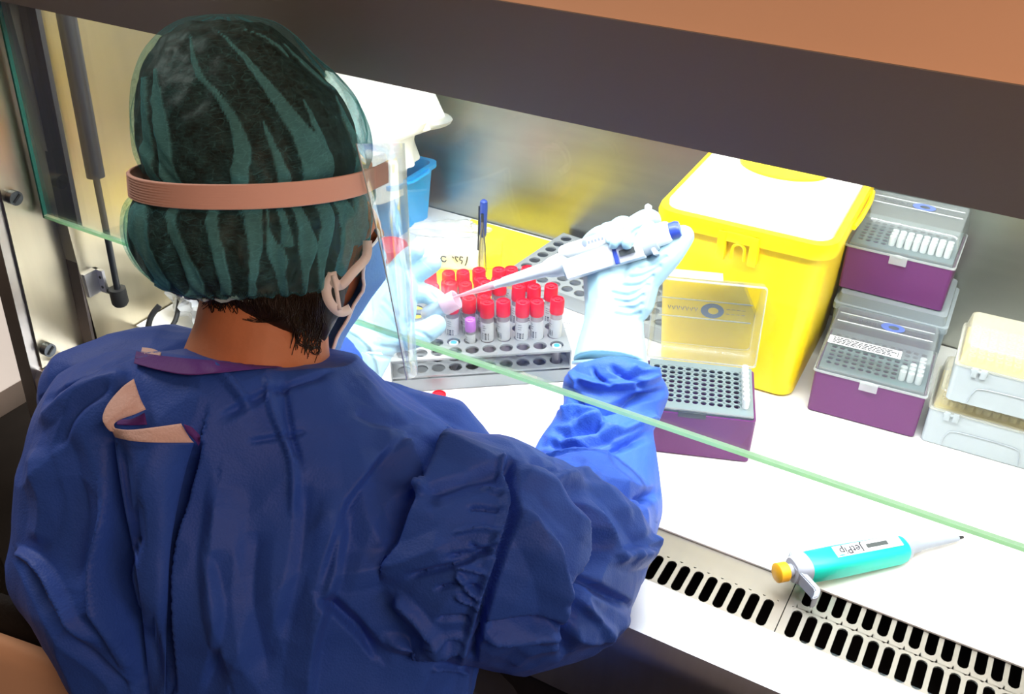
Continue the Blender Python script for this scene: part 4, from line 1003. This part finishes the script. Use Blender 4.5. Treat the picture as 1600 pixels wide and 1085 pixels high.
# ---- gloves -----------------------------------------------------------
def glove_mat():
    m = bpy.data.materials.new('pale blue glove'); m.use_nodes = True; nt = m.node_tree; b = nt.nodes['Principled BSDF']; N = nt.nodes.new; L = nt.links.new
    b.inputs['Base Color'].default_value = (.36, .57, .67, 1); b.inputs['Roughness'].default_value = .5
    tc = N('ShaderNodeTexCoord'); n_ = N('ShaderNodeTexNoise'); n_.inputs['Scale'].default_value = 60; n_.inputs['Detail'].default_value = 3; L(tc.outputs['Object'], n_.inputs['Vector'])
    bp = N('ShaderNodeBump'); bp.inputs['Strength'].default_value = .35; bp.inputs['Distance'].default_value = .003; L(n_.outputs['Fac'], bp.inputs['Height']); L(bp.outputs[0], b.inputs['Normal'])
    return m
M_glove = glove_mat()
def wrinkle(me, strokes, amp=.0022, w=5.):
    k = len(me.vertices); c = np.empty(k*3, 'f'); me.vertices.foreach_get('co', c); c = c.reshape(-1, 3).astype('d'); q = np.empty(k*3, 'f'); me.vertices.foreach_get('normal', q); q = q.reshape(-1, 3)
    r_ = c-npv(CAM); d_ = r_@npv(FW); x_ = 800+FPX*(r_@npv(RT))/d_; y_ = 542.5-FPX*(r_@npv(UP))/d_; D_ = np.zeros(k)
    for s in strokes:
        s = [(v.x, v.y) for v in spline([Vector((a, b, 0)) for a, b in s], 4)]; best = np.full(k, 1e9)
        for (ax_, ay_), (bx_, by_) in zip(s[:-1], s[1:]):
            dx, dy = bx_-ax_, by_-ay_; t = np.clip(((x_-ax_)*dx+(y_-ay_)*dy)/(dx*dx+dy*dy+1e-9), 0, 1); best = np.minimum(best, np.hypot(x_-ax_-t*dx, y_-ay_-t*dy))
        D_ -= amp*np.clip(1-best/w, 0, 1)
    c += q*D_[:, None]; me.vertices.foreach_set('co', c.astype('f').ravel()); me.update()
bm = bmesh.new(); hand(bm, RH, 1.04)
tube(bm, [at(953, 568, .995), at(955, 545, 1.0), at(958, 505, 1.003), at(960, 470, 1.008)], [.0375, .0355, .0300, .029], 26)
g = fuse(bm, .0014, 3)
wrinkle(g, [[(958, 458), (985, 462), (1012, 446)], [(962, 470), (985, 473), (1005, 462)], [(968, 480), (990, 483), (1003, 476)], [(975, 447), (1000, 446), (1020, 432)], [(985, 434), (1008, 430), (1030, 416)], [(1000, 420), (1020, 414), (1040, 402)], [(962, 491), (985, 494), (999, 490)], [(951, 350), (951, 370), (950, 384)], [(968, 348), (969, 370), (969, 388)], [(988, 368), (995, 360), (1018, 352)], [(990, 372), (988, 384)]], .0024, 5)
gr = pp('glove', g, M_glove, smooth='all')
b = bmesh.new(); c0 = at(953, 567, .995); u_ = (at(955, 545, 1.0)-c0).normalized(); F_ = u_.orthogonal().normalized(); G_ = u_.cross(F_)
tube(b, [at(953, 569, .995), at(953, 565, .9952)], [.0385, .0383], 32); pp('rolled_cuff', b, M_glove, gr)
bm = bmesh.new(); hand(bm, LH, .95)
tube(bm, [at(520, 590, .985), at(545, 570, 1.0), at(566, 545, 1.015), at(585, 515, 1.03)], [.040, .037, .032, .031], 26)
g = fuse(bm, .0014, 3)
wrinkle(g, [[(550, 520), (590, 540), (625, 545)], [(548, 535), (585, 555), (610, 560)], [(560, 500), (600, 525), (620, 528)], [(600, 470), (620, 490), (640, 512)], [(596, 482), (612, 500), (626, 520)], [(640, 448), (644, 458), (650, 470)], [(668, 450), (672, 458), (680, 466)], [(650, 517), (662, 522), (672, 530)]], .002, 5)
gl_ = pp('glove', g, M_glove, smooth='all')
b = bmesh.new(); tube(b, [at(515, 594, .982), at(522, 588, .986)], [.0412, .0410], 32); pp('rolled_cuff', b, M_glove, gl_)
# ---- bouffant cap -----------------------------------------------------
CAPST = [ # y, xl, xr, half-thickness
 (24, 325, 385, .010), (33, 290, 425, .035), (52, 262, 455, .055), (80, 240, 482, .072), (115, 228, 520, .085), (150, 221, 550, .093), (190, 219, 568, .099), (230, 226, 577, .101), (258, 233, 580, .101), (282, 230, 580, .101),
 (310, 214, 580, .104), (340, 211, 578, .106), (375, 217, 574, .104), (405, 232, 566, .098), (425, 250, 556, .090), (438, 268, 545, .082), (444, 285, 535, .074)]
AL = 12
S = interp_st(CAPST, 9); NC = 460; bm = bmesh.new(); lay = bm.verts.layers.float.new('fold')
FOLDS = [
 [(345, 70, 5), (430, 150, 20), (520, 260, 42), (600, 370, 62), (680, 480, 90), (730, 610, 108), (746, 680, 111)],
 [(240, 90, 5), (270, 230, 30), (330, 300, 26), (400, 400, 40), (440, 520, 60), (430, 620, 66), (426, 680, 67)],
 [(100, 210, 10), (110, 350, 40), (135, 480, 52), (150, 600, 60), (156, 680, 62)],
 [(62, 250, 16), (65, 400, 30), (80, 560, 34), (87, 680, 35)],
 [(520, 420, 5), (560, 520, 26), (600, 620, 46), (614, 680, 50)],
 [(675, 330, 5), (720, 430, 24), (760, 540, 40), (785, 620, 44), (796, 680, 45)],
 [(800, 320, 5), (840, 420, 16), (880, 500, 26), (905, 600, 30), (917, 680, 31)],
 [(830, 250, 10), (895, 350, 46), (925, 480, 60), (930, 600, 50), (932, 680, 48)],
 [(600, 120, 6), (700, 215, 22), (800, 300, 12)],
 [(440, 60, 5), (540, 100, 16), (620, 170, 8)],
 [(30, 590, 30), (30, 690, 30), (40, 800, 60), (60, 900, 60), (120, 1010, 50), (146, 1090, 48)],
 [(150, 590, 26), (150, 680, 26), (155, 780, 32), (180, 880, 42), (240, 1010, 50), (262, 1090, 51)],
 [(320, 590, 34), (320, 690, 34), (320, 800, 42), (340, 900, 46), (370, 1040, 42), (376, 1090, 42)],
 [(475, 590, 88), (475, 690, 88), (482, 800, 70), (490, 900, 50), (482, 1030, 30), (480, 1090, 27)],
 [(590, 590, 30), (590, 690, 30), (600, 800, 26), (615, 900, 42)],
 [(540, 590, 10), (540, 830, 10), (570, 920, 70), (590, 1010, 34), (601, 1090, 24)],
 [(640, 590, 36), (640, 680, 36), (670, 800, 46), (690, 900, 70), (680, 1000, 22), (675, 1090, 9)],
 [(740, 590, 60), (740, 680, 60), (770, 800, 60), (750, 900, 48), (740, 990, 20), (733, 1090, 11)],
 [(820, 590, 40), (820, 670, 40), (850, 800, 58), (850, 900, 48), (830, 990, 50), (817, 1090, 51)],
 [(895, 590, 30), (895, 690, 30), (895, 830, 56), (880, 900, 40)]]
FP = []
for f_ in FOLDS:
    q = spline([Vector((200+a/2.467, 20+b/2.467, w/2.467/2)) for a, b, w in f_], 6)
    q = [v_ for v_ in q if (v_.y < 20+672/2.467) == (f_[0][1] < 560 and f_[0] is not None)]; FP.append(q)
def foldval(p):
    r_ = p-CAM; d_ = r_.dot(FW); x = 800+FPX*r_.dot(RT)/d_; y = 542.5-FPX*r_.dot(UP)/d_; best = 0.
    x += 2.2*noise.noise(Vector((x*.06, y*.06, 0))); 
    for q in FP:
        if not q or y < q[0].y-2 or y > q[-1].y+2: continue
        for i in range(len(q)-1):
            if q[i].y <= y <= q[i+1].y:
                t = (y-q[i].y)/(q[i+1].y-q[i].y+1e-6); cx = q[i].x+t*(q[i+1].x-q[i].x); w = q[i].z+t*(q[i+1].z-q[i].z); e = (w-abs(x-cx))
                if e > -1.5: best = max(best, min(1, (e+1.5)/2.5)*(1. if e < 1.6 else .80))
                break
    return best
prev = None; caprings = []
for i, (y, xl, xr, b_) in enumerate(S):
    v = i/(len(S)-1); rg = ring(xl, xr, y-(0), .765, b_, AL, NC, 2.1); c = sum(rg, Vector())/NC; row = []
    skew = 0
    for k, p in enumerate(rg):
        a = 2*PI*k/NC; tw_ = a-1.1*max(0, .62-v)*1.6; K = 3.4+2.6*v
        q1 = noise.noise(Vector((math.cos(tw_)*K, math.sin(tw_)*K, v*1.7)))
        q2 = noise.noise(Vector((math.cos(tw_+.1)*K*2.3, math.sin(tw_+.1)*K*2.3, v*2.1+4)))
        f1 = min(1, max(0, (q1-.10)/.03))*(.62+.38*max(0, 1-(q1-.13)/.05)); f2 = min(1, max(0, (q2-.22)/.04)); f = max(f1, f2*.7) if math.sin(a) < .0 else foldval(p)
        edge = min(1, max(0, (v-.90)/.08)); f = max(f, edge*.6)
        amp = .0035*(.35+v)
        rip = amp*(q1*1.2+q2*.7)+.0016*f+.002*v*math.sin(a*38)*max(0, (v-.6)/.4)
        pinch = -(.0065+.007*max(0, math.sin(a)))*math.exp(-((y-272-26*math.sin(a))/20)**2)
        pv = bm.verts.new(p+(p-c).normalized()*(rip+pinch)); pv[lay] = f; row.append(pv)
    if prev:
        for k in range(NC): bm.faces.new((prev[k], prev[(k+1) % NC], row[(k+1) % NC], row[k]))
    else: bm.faces.new(row[::-1])
    prev = row
bmesh.ops.translate(bm, verts=bm.verts[:], vec=(0, 0, 0))
def cap_mat():
    m = bpy.data.materials.new('teal non-woven cap'); m.use_nodes = True; nt = m.node_tree; nt.nodes.clear(); N = nt.nodes.new; L = nt.links.new
    out = N('ShaderNodeOutputMaterial'); tr = N('ShaderNodeBsdfTransparent'); df = N('ShaderNodeBsdfDiffuse'); tl = N('ShaderNodeBsdfTranslucent')
    for s_, c_ in ((df, (.20, .62, .66, 1)), (tl, (.18, .60, .68, 1)), (tr, (.80, .93, .93, 1))): s_.inputs[0].default_value = c_
    at_ = N('ShaderNodeAttribute'); at_.attribute_name = 'fold'; tc = N('ShaderNodeTexCoord')
    nz = N('ShaderNodeTexNoise'); nz.inputs['Scale'].default_value = 130; nz.inputs['Detail'].default_value = 6; nz.inputs['Roughness'].default_value = .7; L(tc.outputs['Object'], nz.inputs['Vector'])
    mp = N('ShaderNodeMapping'); mp.inputs['Scale'].default_value = (1, 1, 5); mp.inputs['Rotation'].default_value = (.5, .8, 0); L(tc.outputs['Object'], mp.inputs[0])
    wv = N('ShaderNodeTexVoronoi'); wv.feature = 'DISTANCE_TO_EDGE'; wv.inputs['Scale'].default_value = 90; L(mp.outputs[0], wv.inputs['Vector'])
    lt_ = N('ShaderNodeMath'); lt_.operation = 'LESS_THAN'; lt_.inputs[1].default_value = .03; L(wv.outputs['Distance'], lt_.inputs[0])
    a1 = N('ShaderNodeMath'); a1.operation = 'MULTIPLY_ADD'; a1.inputs[1].default_value = .60; L(at_.outputs['Fac'], a1.inputs[0])
    a0 = N('ShaderNodeMapRange'); a0.inputs[1].default_value = .3; a0.inputs[2].default_value = .75; a0.inputs[3].default_value = .0; a0.inputs[4].default_value = .22; L(nz.outputs['Fac'], a0.inputs[0]); L(a0.outputs[0], a1.inputs[2])
    a2 = N('ShaderNodeMath'); a2.operation = 'MULTIPLY_ADD'; a2.inputs[1].default_value = .16; L(lt_.outputs[0], a2.inputs[0]); L(a1.outputs[0], a2.inputs[2]); a2.use_clamp = True
    mt = N('ShaderNodeMixShader'); mt.inputs[0].default_value = .45; L(df.outputs[0], mt.inputs[1]); L(tl.outputs[0], mt.inputs[2])
    mx = N('ShaderNodeMixShader'); L(a2.outputs[0], mx.inputs[0]); L(tr.outputs[0], mx.inputs[1]); L(mt.outputs[0], mx.inputs[2]); L(mx.outputs[0], out.inputs[0])
    return m
M_cap = cap_mat()
bo = pp('bouffant_cap', bm, M_cap, smooth='all')
b = bmesh.new(); y, xl, xr, b_ = S[-1]; rg = ring(xl, xr, y, .765, b_, AL, 120, 2.1); c = sum(rg, Vector())/120
rg = [p+(p-c).normalized()*(.0012*math.sin(k*2.1))+HU*(.0014*math.sin(k*1.3)) for k, p in enumerate(rg)]; rg.append(rg[0]); tube(b, rg, .0016, 6, caps=False)
pp('cap_hem', b, mat('pale cap hem', (.42, .58, .60), rough=.8), bo)
# ---- hair ---------------------------------------------------------------
M_hair = mat('dark brown hair', (.022, .014, .010), rough=.5, bump=.6, bscale=90, spec=.3)
bm = bmesh.new()
loft(bm, [ring(xl+(xr-xl)*.015, xr-(xr-xl)*(.05+.05*(y > 330)), y+6, .767, b_*.90, AL, 48, 2.1) for y, xl, xr, b_ in interp_st(CAPST[1:], 2)])
tube(bm, [at(345, 450, .745), at(405, 464, .722), at(470, 462, .728), at(505, 442, .755)], [.020, .024, .026, .02], 16, dome=True)
tube(bm, [at(470, 440, .740), at(480, 485, .735), at(482, 520, .735), at(482, 545, .735)], [.034, .027, .017, .006], 16, dome=True)
tube(bm, [at(395, 455, .712), at(430, 482, .704), at(462, 515, .706)], [.020, .015, .005], 14, dome=True)
hair = fuse(bm, .0028, 2)
for v in hair.vertices: v.co += v.normal*(.0022*noise.noise(Vector((v.co.x*30, v.co.y*30, v.co.z*9))*3))
hair_o = pp('hair', hair, M_hair, smooth='all')
b = bmesh.new(); rr = random.Random(5)
bv_ = [BVHTree.FromPolygons([v.co for v in m_.vertices], [tuple(p.vertices) for p in m_.polygons]) for m_ in (hair, skin)]
def hsurf(x, y, off):
    d = (at(x, y, 1)-CAM).normalized(); hs = [q[3] for q in (t_.ray_cast(CAM, d) for t_ in bv_) if q[0] is not None]
    return CAM+d*(min(hs)-off) if hs else at(x, y, .72)
def strand(p, r=.00036):
    k_ = len(p); tube(b, spline([hsurf(q[0], q[1], .0006+.0016*math.sin(PI*i/(k_-1))*abs(math.sin(q[0]))) for i, q in enumerate(p)], 5), r, 4)
for i in range(260):
    x = rr.uniform(322, 505); y = 455+rr.uniform(0, 12); t = (x-300)/205; D = .7055-.003+.035*abs(t-.55)*1.2
    ln = rr.uniform(10, 28)+55*max(0, t-.45); bend = rr.uniform(-14, 14)
    pts = [(x, y, D)]
    for q in range(1, 4): pts.append((x+bend*(q/3)**1.6+rr.uniform(-2, 2), y+ln*q/3, D+.0015*q*(1 if t > .3 else -.3)))
    strand(pts, .00030)
for i in range(110):
    x = rr.uniform(462, 503); y = rr.uniform(456, 482); ln = rr.uniform(35, 85); ph = rr.uniform(0, 6); D = .722
    strand([(x+5*math.sin(ph+q*1.2)+(-6+rr.uniform(-2, 4))*q/4, y+ln*q/4, D+.002*math.cos(ph+q)) for q in range(5)], .00028)
for cx, cy, r_, n_ in ((488, 535, 11, 9), (478, 528, 14, 6), (470, 505, 10, 5), (492, 548, 7, 5)):
    for i in range(n_):
        a0 = rr.uniform(0, 6); rr_ = r_*rr.uniform(.7, 1.2); strand([(cx+rr.uniform(-3, 3)+rr_*math.cos(a0+q*.9), cy+rr_*.9*math.sin(a0+q*.9), .722+.001*q) for q in range(7)], .00028)
for i in range(16):
    x = rr.uniform(425, 452); strand([(x-12, 470, .702), (x-3, 494, .697), (x-22, 504, .697), (x-48, 497+rr.uniform(-3, 3), .700)], .00022)
pp('loose_strands', b, M_hair, hair_o)
# ---- elastic band of the shield -----------------------------------------
def elastic_mat():
    m = mat('pink-beige elastic', (.80, .50, .42), rough=.75); nt = m.node_tree; b = nt.nodes['Principled BSDF']; tc = nt.nodes.new('ShaderNodeUVMap')
    return m
M_el = elastic_mat(); M_el.node_tree.nodes['Principled BSDF'].inputs['Base Color'].default_value = (.95, .60, .50, 1)
b = bmesh.new(); rows = []
NB = 90; y0 = 272
def bandc(k, off, dy):
    t = math.radians(188)-math.radians(188+14)*k/NB*1.0
    nd = near(18); a = (582-231)/2*.765/FPX+.0005; c = at(406.5, y0+1, .765)
    p = c+RT*(a+off)*math.copysign(abs(math.cos(t))**(2/2.1), math.cos(t))+nd*(.0985+off)*math.copysign(abs(math.sin(t))**(2/2.1), math.sin(t))
    return p+HU*dy
R = []
NR = 9
for k in range(NB+1):
    if k < NB-10:
        out_ = [bandc(k, .0035+.005*max(0, math.sin(math.radians(188-202*k/NB)))+(.0014 if j % 2 else 0), -.0085+.017*j/(NR*2)) for j in range(NR*2+1)]; inn = [bandc(k, .0021+.005*max(0, math.sin(math.radians(188-202*k/NB))), -.0085+.017*j/(NR*2)) for j in range(NR*2, -1, -1)]
    else:
        base = k-(NB-10); e0 = bandc(NB-10, .0048, 0); e1 = at(607, 268, .748); u = base/10
        sd = (e1-e0); dd = sd.normalized(); nn = dd.cross(HU).normalized(); c = e0+sd*u
        out_ = [c+HU*(-.0085+.017*j/(NR*2))+nn*(.0014 if j % 2 else .0002) for j in range(NR*2+1)]; inn = [c+HU*(-.0085+.017*j/(NR*2))-nn*.0010 for j in range(NR*2, -1, -1)]
    R.append(out_+inn)
loft(b, R); band = pp('elastic_band', b, M_el, smooth='all')
e1 = at(571, 269, .738); b = bmesh.new(); ellipsoid(b, e1, (RT, UP, FW), (.0028, .0028, .0015), 14, 8); pp('rivet', b, mat('pale rivet', (.75, .55, .5), rough=.3), band)
# ---- face shield ---------------------------------------------------------
b = bmesh.new(); R = []; NS = 36; sc_ = hp(.012, 0, .0)
def sh(k, v, off):
    th = math.radians((82-26*v)*(1-2*k/NS)); r_ = .107+off; up_ = .030-.19*v
    dn = .012*v
    lift = 0
    if v > .75: e = (v-.75)/.25; lift = .03*e**2*(abs(th)/1.45)**6
    return sc_+HF*(r_*math.cos(th)*.98+dn)+HR*(r_*math.sin(th)*(1-.10*v))+HU*(up_+lift)
top_ = [[sh(k, v/12, 0) for k in range(NS+1)] for v in range(13)]; ins = [[sh(k, v/12, -.0006) for k in range(NS+1)] for v in range(13)]
loft(b, [t_+i_[::-1] for t_, i_ in zip(top_, ins)])
M_shield = clear('face shield film', (.88, .95, .97), .05, rough=.05, gloss=.11)
shd = pp('face_shield', b, M_shield, smooth='all')
b = bmesh.new(); rows = [[sh(k, v, o) for o in (0, -.002) for _ in (0,)]+[sh(k, v+.06, -.002), sh(k, v+.06, 0)] for k in range(14, NS-13) for v in (.0,)]
b.free()
b = bmesh.new(); tube(b, [sh(0, v/12, -.0003) for v in range(13)], .0006, 6); pp('shield_rim', b, clear('shield edge', (.7, .8, .82), .7, gloss=.3), shd)
# ---- mask -----------------------------------------------------------------
b = bmesh.new(); NT, NV = 32, 16
def mk(i, j, off):
    th = math.radians(-56+112*i/NT); v = j/NV; u = -.040-.112*v
    bf = .096+.010*math.sin(PI*min(1, v*1.5))*math.cos(th)**2-.050*max(0, v-.35)/.65; lat = .072-.016*v; k = abs(math.sin(th))
    u += .020*k**2*(1-2*v)*(-1)
    pl = .0008*math.sin(v*PI*7)
    return HC+HF*((bf+off+pl)*math.cos(th)+.004)+HR*((lat+off+pl)*math.sin(th))+HU*u
o_ = [[mk(i, j, 0) for i in range(NT+1)] for j in range(NV+1)]; i_ = [[mk(i, j, -.0012) for i in range(NT+1)] for j in range(NV+1)]
loft(b, [x+y[::-1] for x, y in zip(o_, i_)]); mask = pp('face_mask', b, mat('light blue mask', (.16, .38, .80), rough=.7, bump=.2, bscale=300), smooth='all')
b = bmesh.new(); tube(b, [mk(NT, j, 0) for j in range(NV+1)], .0014, 6); tube(b, [mk(i, 0, 0) for i in range(NT+1)], .0012, 6); tube(b, [mk(i, NV, 0) for i in range(NT+1)], .0012, 6)
M_strap = mat('white mask strap', (.97, .95, .96), rough=.8, sss=.0)
pp('mask_binding', b, M_strap, mask)
def strap(pts, w, name='ear_loop'):
    b = bmesh.new(); P = spline([at(*p) for p in pts], 5); R = []
    for i, p in enumerate(P):
        t = (P[min(i+1, len(P)-1)]-P[max(i-1, 0)]).normalized(); v = (p-CAM).normalized(); s = t.cross(v).normalized(); wi = w[0]+(w[1]-w[0])*i/(len(P)-1)
        R.append([p-s*wi, p+s*wi, p+s*wi+v*.001, p-s*wi+v*.001])
    loft(b, R); return pp(name, b, M_strap, mask, smooth='all')
strap([(574, 376, .742), (572, 402, .728), (552, 425, .716), (533, 446, .712), (522, 440, .711), (518, 425, .715)], (.0035, .0035))
strap([(520, 428, .713), (510, 452, .709), (516, 474, .708), (532, 488, .715), (548, 482, .725)], (.0035, .0035))
strap([(521, 430, .711), (526, 455, .709), (531, 485, .712)], (.0015, .0015))
# ---- the pipette in the right hand -------------------------------------------
hpz = thing('pipette', 'white pipette with blue button held in the raised gloved right hand', 'pipette')
Q0 = at(701, 467.5, 1.050); Q1 = at(1056, 359, .968); ax = (Q1-Q0).normalized(); L_ = (Q1-Q0).length
vv = ((Q0+Q1)/2-CAM).normalized(); yv = UP-ax*UP.dot(ax)
hpz.matrix_world = XF(Q0, ax, yv, None)       # x along the pipette towards the button, y up in view, z towards the viewer
def fx(px_): return (px_-701)/355*L_
M_pw = mat('pipette white plastic', (.74, .78, .82), rough=.35); M_pg = mat('pipette grey plastic', (.42, .50, .56), rough=.4); M_navy = mat('navy plastic', (.02, .05, .35), rough=.35)
b = bmesh.new(); tube(b, [(0, 0, 0), (fx(735), 0, 0), (fx(772), 0, 0), (fx(778), 0, 0)], [.0009, .0024, .0044, .0046], 16); obj('pipette_tip', b, clear('pink tinted tip', (.95, .55, .62), .55, gloss=.2, transl=.3), hpz)
b = bmesh.new(); tube(b, [(fx(770), 0, 0), (fx(790), 0, 0), (fx(792), 0, 0), (fx(858), 0, 0), (fx(868), 0, 0), (fx(888), 0, 0), (fx(892), 0, 0)], [.0040, .0044, .0052, .0075, .0105, .0125, .0135], 22); obj('shaft', b, M_pw, hpz)
b = bmesh.new(); lathe(b, [(.0053, 0), (.0055, .001)], seg=8); b.free()
b = loft(bmesh.new(), [ering(fx(888), .0165, .0115), ering(fx(893), .0185, .0135), ering(fx(960), .0178, .0150), ering(fx(1015), .0165, .0155), ering(fx(1028), .0145, .014)]); obj('body_shell', b, M_pg, hpz)
b = bmesh.new(); R = []
for x_ in (893, 900, 940, 985, 1004, 1008): R.append([Vector((fx(x_)+dx_, y_, z_)) for y_, z_, dx_ in ((-.0175, .004, .0), (-.0165, .0125, 0), (-.006, .0165, 0), (.001, .0172, 0), (.001, .0182, 0), (-.0065, .0178, 0), (-.0178, .0138, 0), (-.0190, .0040, 0))])
loft(b, R); sl = obj('scale_sleeve', b, M_pw, hpz)
obj('blue_band', rrloop(bmesh.new(), []) if False else B(fx(967), fx(973), -.0186, .0015, .0138, .0186, bev=.0006), M_navy, hpz, smooth=False)
obj('volume_window', B(fx(976), fx(998), -.0125, -.0065, .0160, .0187, bev=.0003), mat('dark window', (.06, .07, .07), rough=.2), hpz, smooth=False)
b = bmesh.new(); tube(b, [(fx(896), .009, .008), (fx(902), .009, .0085), (fx(950), .009, .0085), (fx(968), .0095, .0085)], [.006, .0085, .0085, .0080], 18, dome=True); us = obj('upper_housing', b, M_pw, hpz)
b = bmesh.new(); ellipsoid(b, (fx(931), .011, .0168), (Vector((1, 0, 0)), Vector((0, 1, 0)), Vector((0, 0, 1))), (.0028, .0038, .0004), 16, 8)
for q in range(5): box(b, fx(936)+q*.0035, fx(936)+q*.0035+.0022, .009, .0122, .0165, .0170)
obj('printed_mark', b, mat('grey print', (.18, .22, .30), rough=.5), us, smooth=False)
b = bmesh.new(); R = []
for k in range(13):
    u = k/12; y_ = -.020+.052*u; x_ = fx(1021)+.009*(u-.3)**2*2-(.004*u)
    R.append([Vector((x_-.0022, y_, -.010)), Vector((x_+.0022, y_, -.010)), Vector((x_+.0022, y_, .012-.006*u)), Vector((x_-.0022, y_, .012-.006*u))])
loft(b, R); bmesh.ops.bevel(b, geom=b.edges[:], offset=.0008, segments=2, affect='EDGES'); obj('finger_hook', b, M_pg, hpz)
b = bmesh.new(); tube(b, [(fx(1024), 0, 0), (fx(1044), 0, 0), (fx(1048), 0, 0)], [.0118, .0112, .0095], 24); obj('plunger_housing', b, M_pw, hpz)
b = bmesh.new(); tube(b, [(fx(1046), 0, 0), (fx(1058), 0, 0), (fx(1062), 0, 0)], [.0082, .0086, .0070], 24); obj('plunger_button', b, M_navy, hpz)
# ---- the small open tube in the left hand --------------------------------------
ht = thing('sample_tube', 'small open clear tube with pinkish rim held in the gloved left hand', 'tube')
T1 = at(713, 468, 1.05); T0 = at(668, 492, 1.062); ax = (T1-T0).normalized(); ht.matrix_world = XF(T0, ax, UP-ax*UP.dot(ax), None); Lt = (T1-T0).length
b = bmesh.new(); pr_ = [(-.006, .004), (-.003, .0080), (.003, .0096), (Lt*.6, .0098)]; pi_ = [(Lt*.6, .0088), (.003, .0086), (-.001, .004)]
rings_ = [[Vector((x, r*math.cos(2*PI*k/24), r*math.sin(2*PI*k/24))) for k in range(24)] for x, r in pr_+pi_]; loft(b, rings_)
obj('tube_body', b, clear('clear tube', (.85, .90, .93), .35, gloss=.25, transl=.5), ht)
b = bmesh.new(); rings_ = [[Vector((x, r*math.cos(2*PI*k/24), r*math.sin(2*PI*k/24))) for k in range(24)] for x, r in ((Lt*.55, .0100), (Lt*.57, .0106), (Lt, .0106), (Lt+.0008, .0100), (Lt, .0090), (Lt*.55, .0088))]
loft(b, rings_, False, False, closed=True); obj('tube_rim', b, clear('pinkish rim', (.95, .70, .80), .6, gloss=.2, transl=.4), ht)
# ---- chair -------------------------------------------------------------------
ch = thing('chair', 'beige shell chair with black padding behind the person, lower left corner', 'chair', (PO.x, PO.y, 0))
co_ = Vector((PO.x, PO.y, 0))
def chp(name, b, m, par=None, **k):
    o = obj(name, b, m, None, **k); o.parent = par or ch
    if par is None: o.matrix_parent_inverse = Matrix.Translation(-co_)
    return o
M_beige = mat('beige chair shell', (.80, .50, .30), rough=.45)
M_pad = mat('black chair fabric', (.012, .011, .010), rough=.85, bump=.3, bscale=300)
b = bmesh.new(); box(b, PO.x-.22, PO.x+.22, PO.y-.20, PO.y+.24, .50, .545, bev=.02); chp('seat', b, M_pad)
# curved back: centre line swept around the sitter, top edge arched
def backshell(off0, off1, drop, name, m, par=None):
    b = bmesh.new(); R = []; K = 26
    for k in range(K+1):
        u = -1+2*k/K; x = -.70+.235*u; y = .178+.05*u*u+.04*u; top = 1.0625-.085*abs(u)**2.6-drop; bot = .60
        R.append([Vector((x, y+off0, bot)), Vector((x, y+off1, bot)), Vector((x, y+off1, (bot+top)/2)), Vector((x, y+off1, top-.012)), Vector((x, y+(off1*.7+off0*.3), top)), Vector((x, y+(off1*.3+off0*.7), top)), Vector((x, y+off0, top-.012)), Vector((x, y+off0, (bot+top)/2))])
    loft(b, R); return chp(name, b, m, par, smooth='all')
bsh = backshell(.0, .022, 0, 'backrest', M_beige); backshell(.0225, .045, -.012, 'back_pad', M_pad, bsh)
b = bmesh.new(); tube(b, [Vector((-.64, .15, .64)), Vector((-.60, .14, .52)), Vector((-.50, .22, .485))], .018, 12); chp('back_support', b, M_dark)
b = bmesh.new(); tube(b, [Vector((PO.x, PO.y, .06)), Vector((PO.x, PO.y, .50))], .028, 16); chp('gas_column', b, M_post)
for k in range(5):
    a = 2*PI*k/5+.3; b = bmesh.new(); e = Vector((PO.x+.27*math.cos(a), PO.y+.27*math.sin(a), .075)); tube(b, [Vector((PO.x, PO.y, .10)), e], [.025, .016], 10, dome=True); lg = chp('leg', b, M_dark)
    b = bmesh.new(); tube(b, [e+Vector((-.01, 0, -.047)), e+Vector((.01, 0, -.047))], .027, 14); chp('caster', b, M_dark, lg)
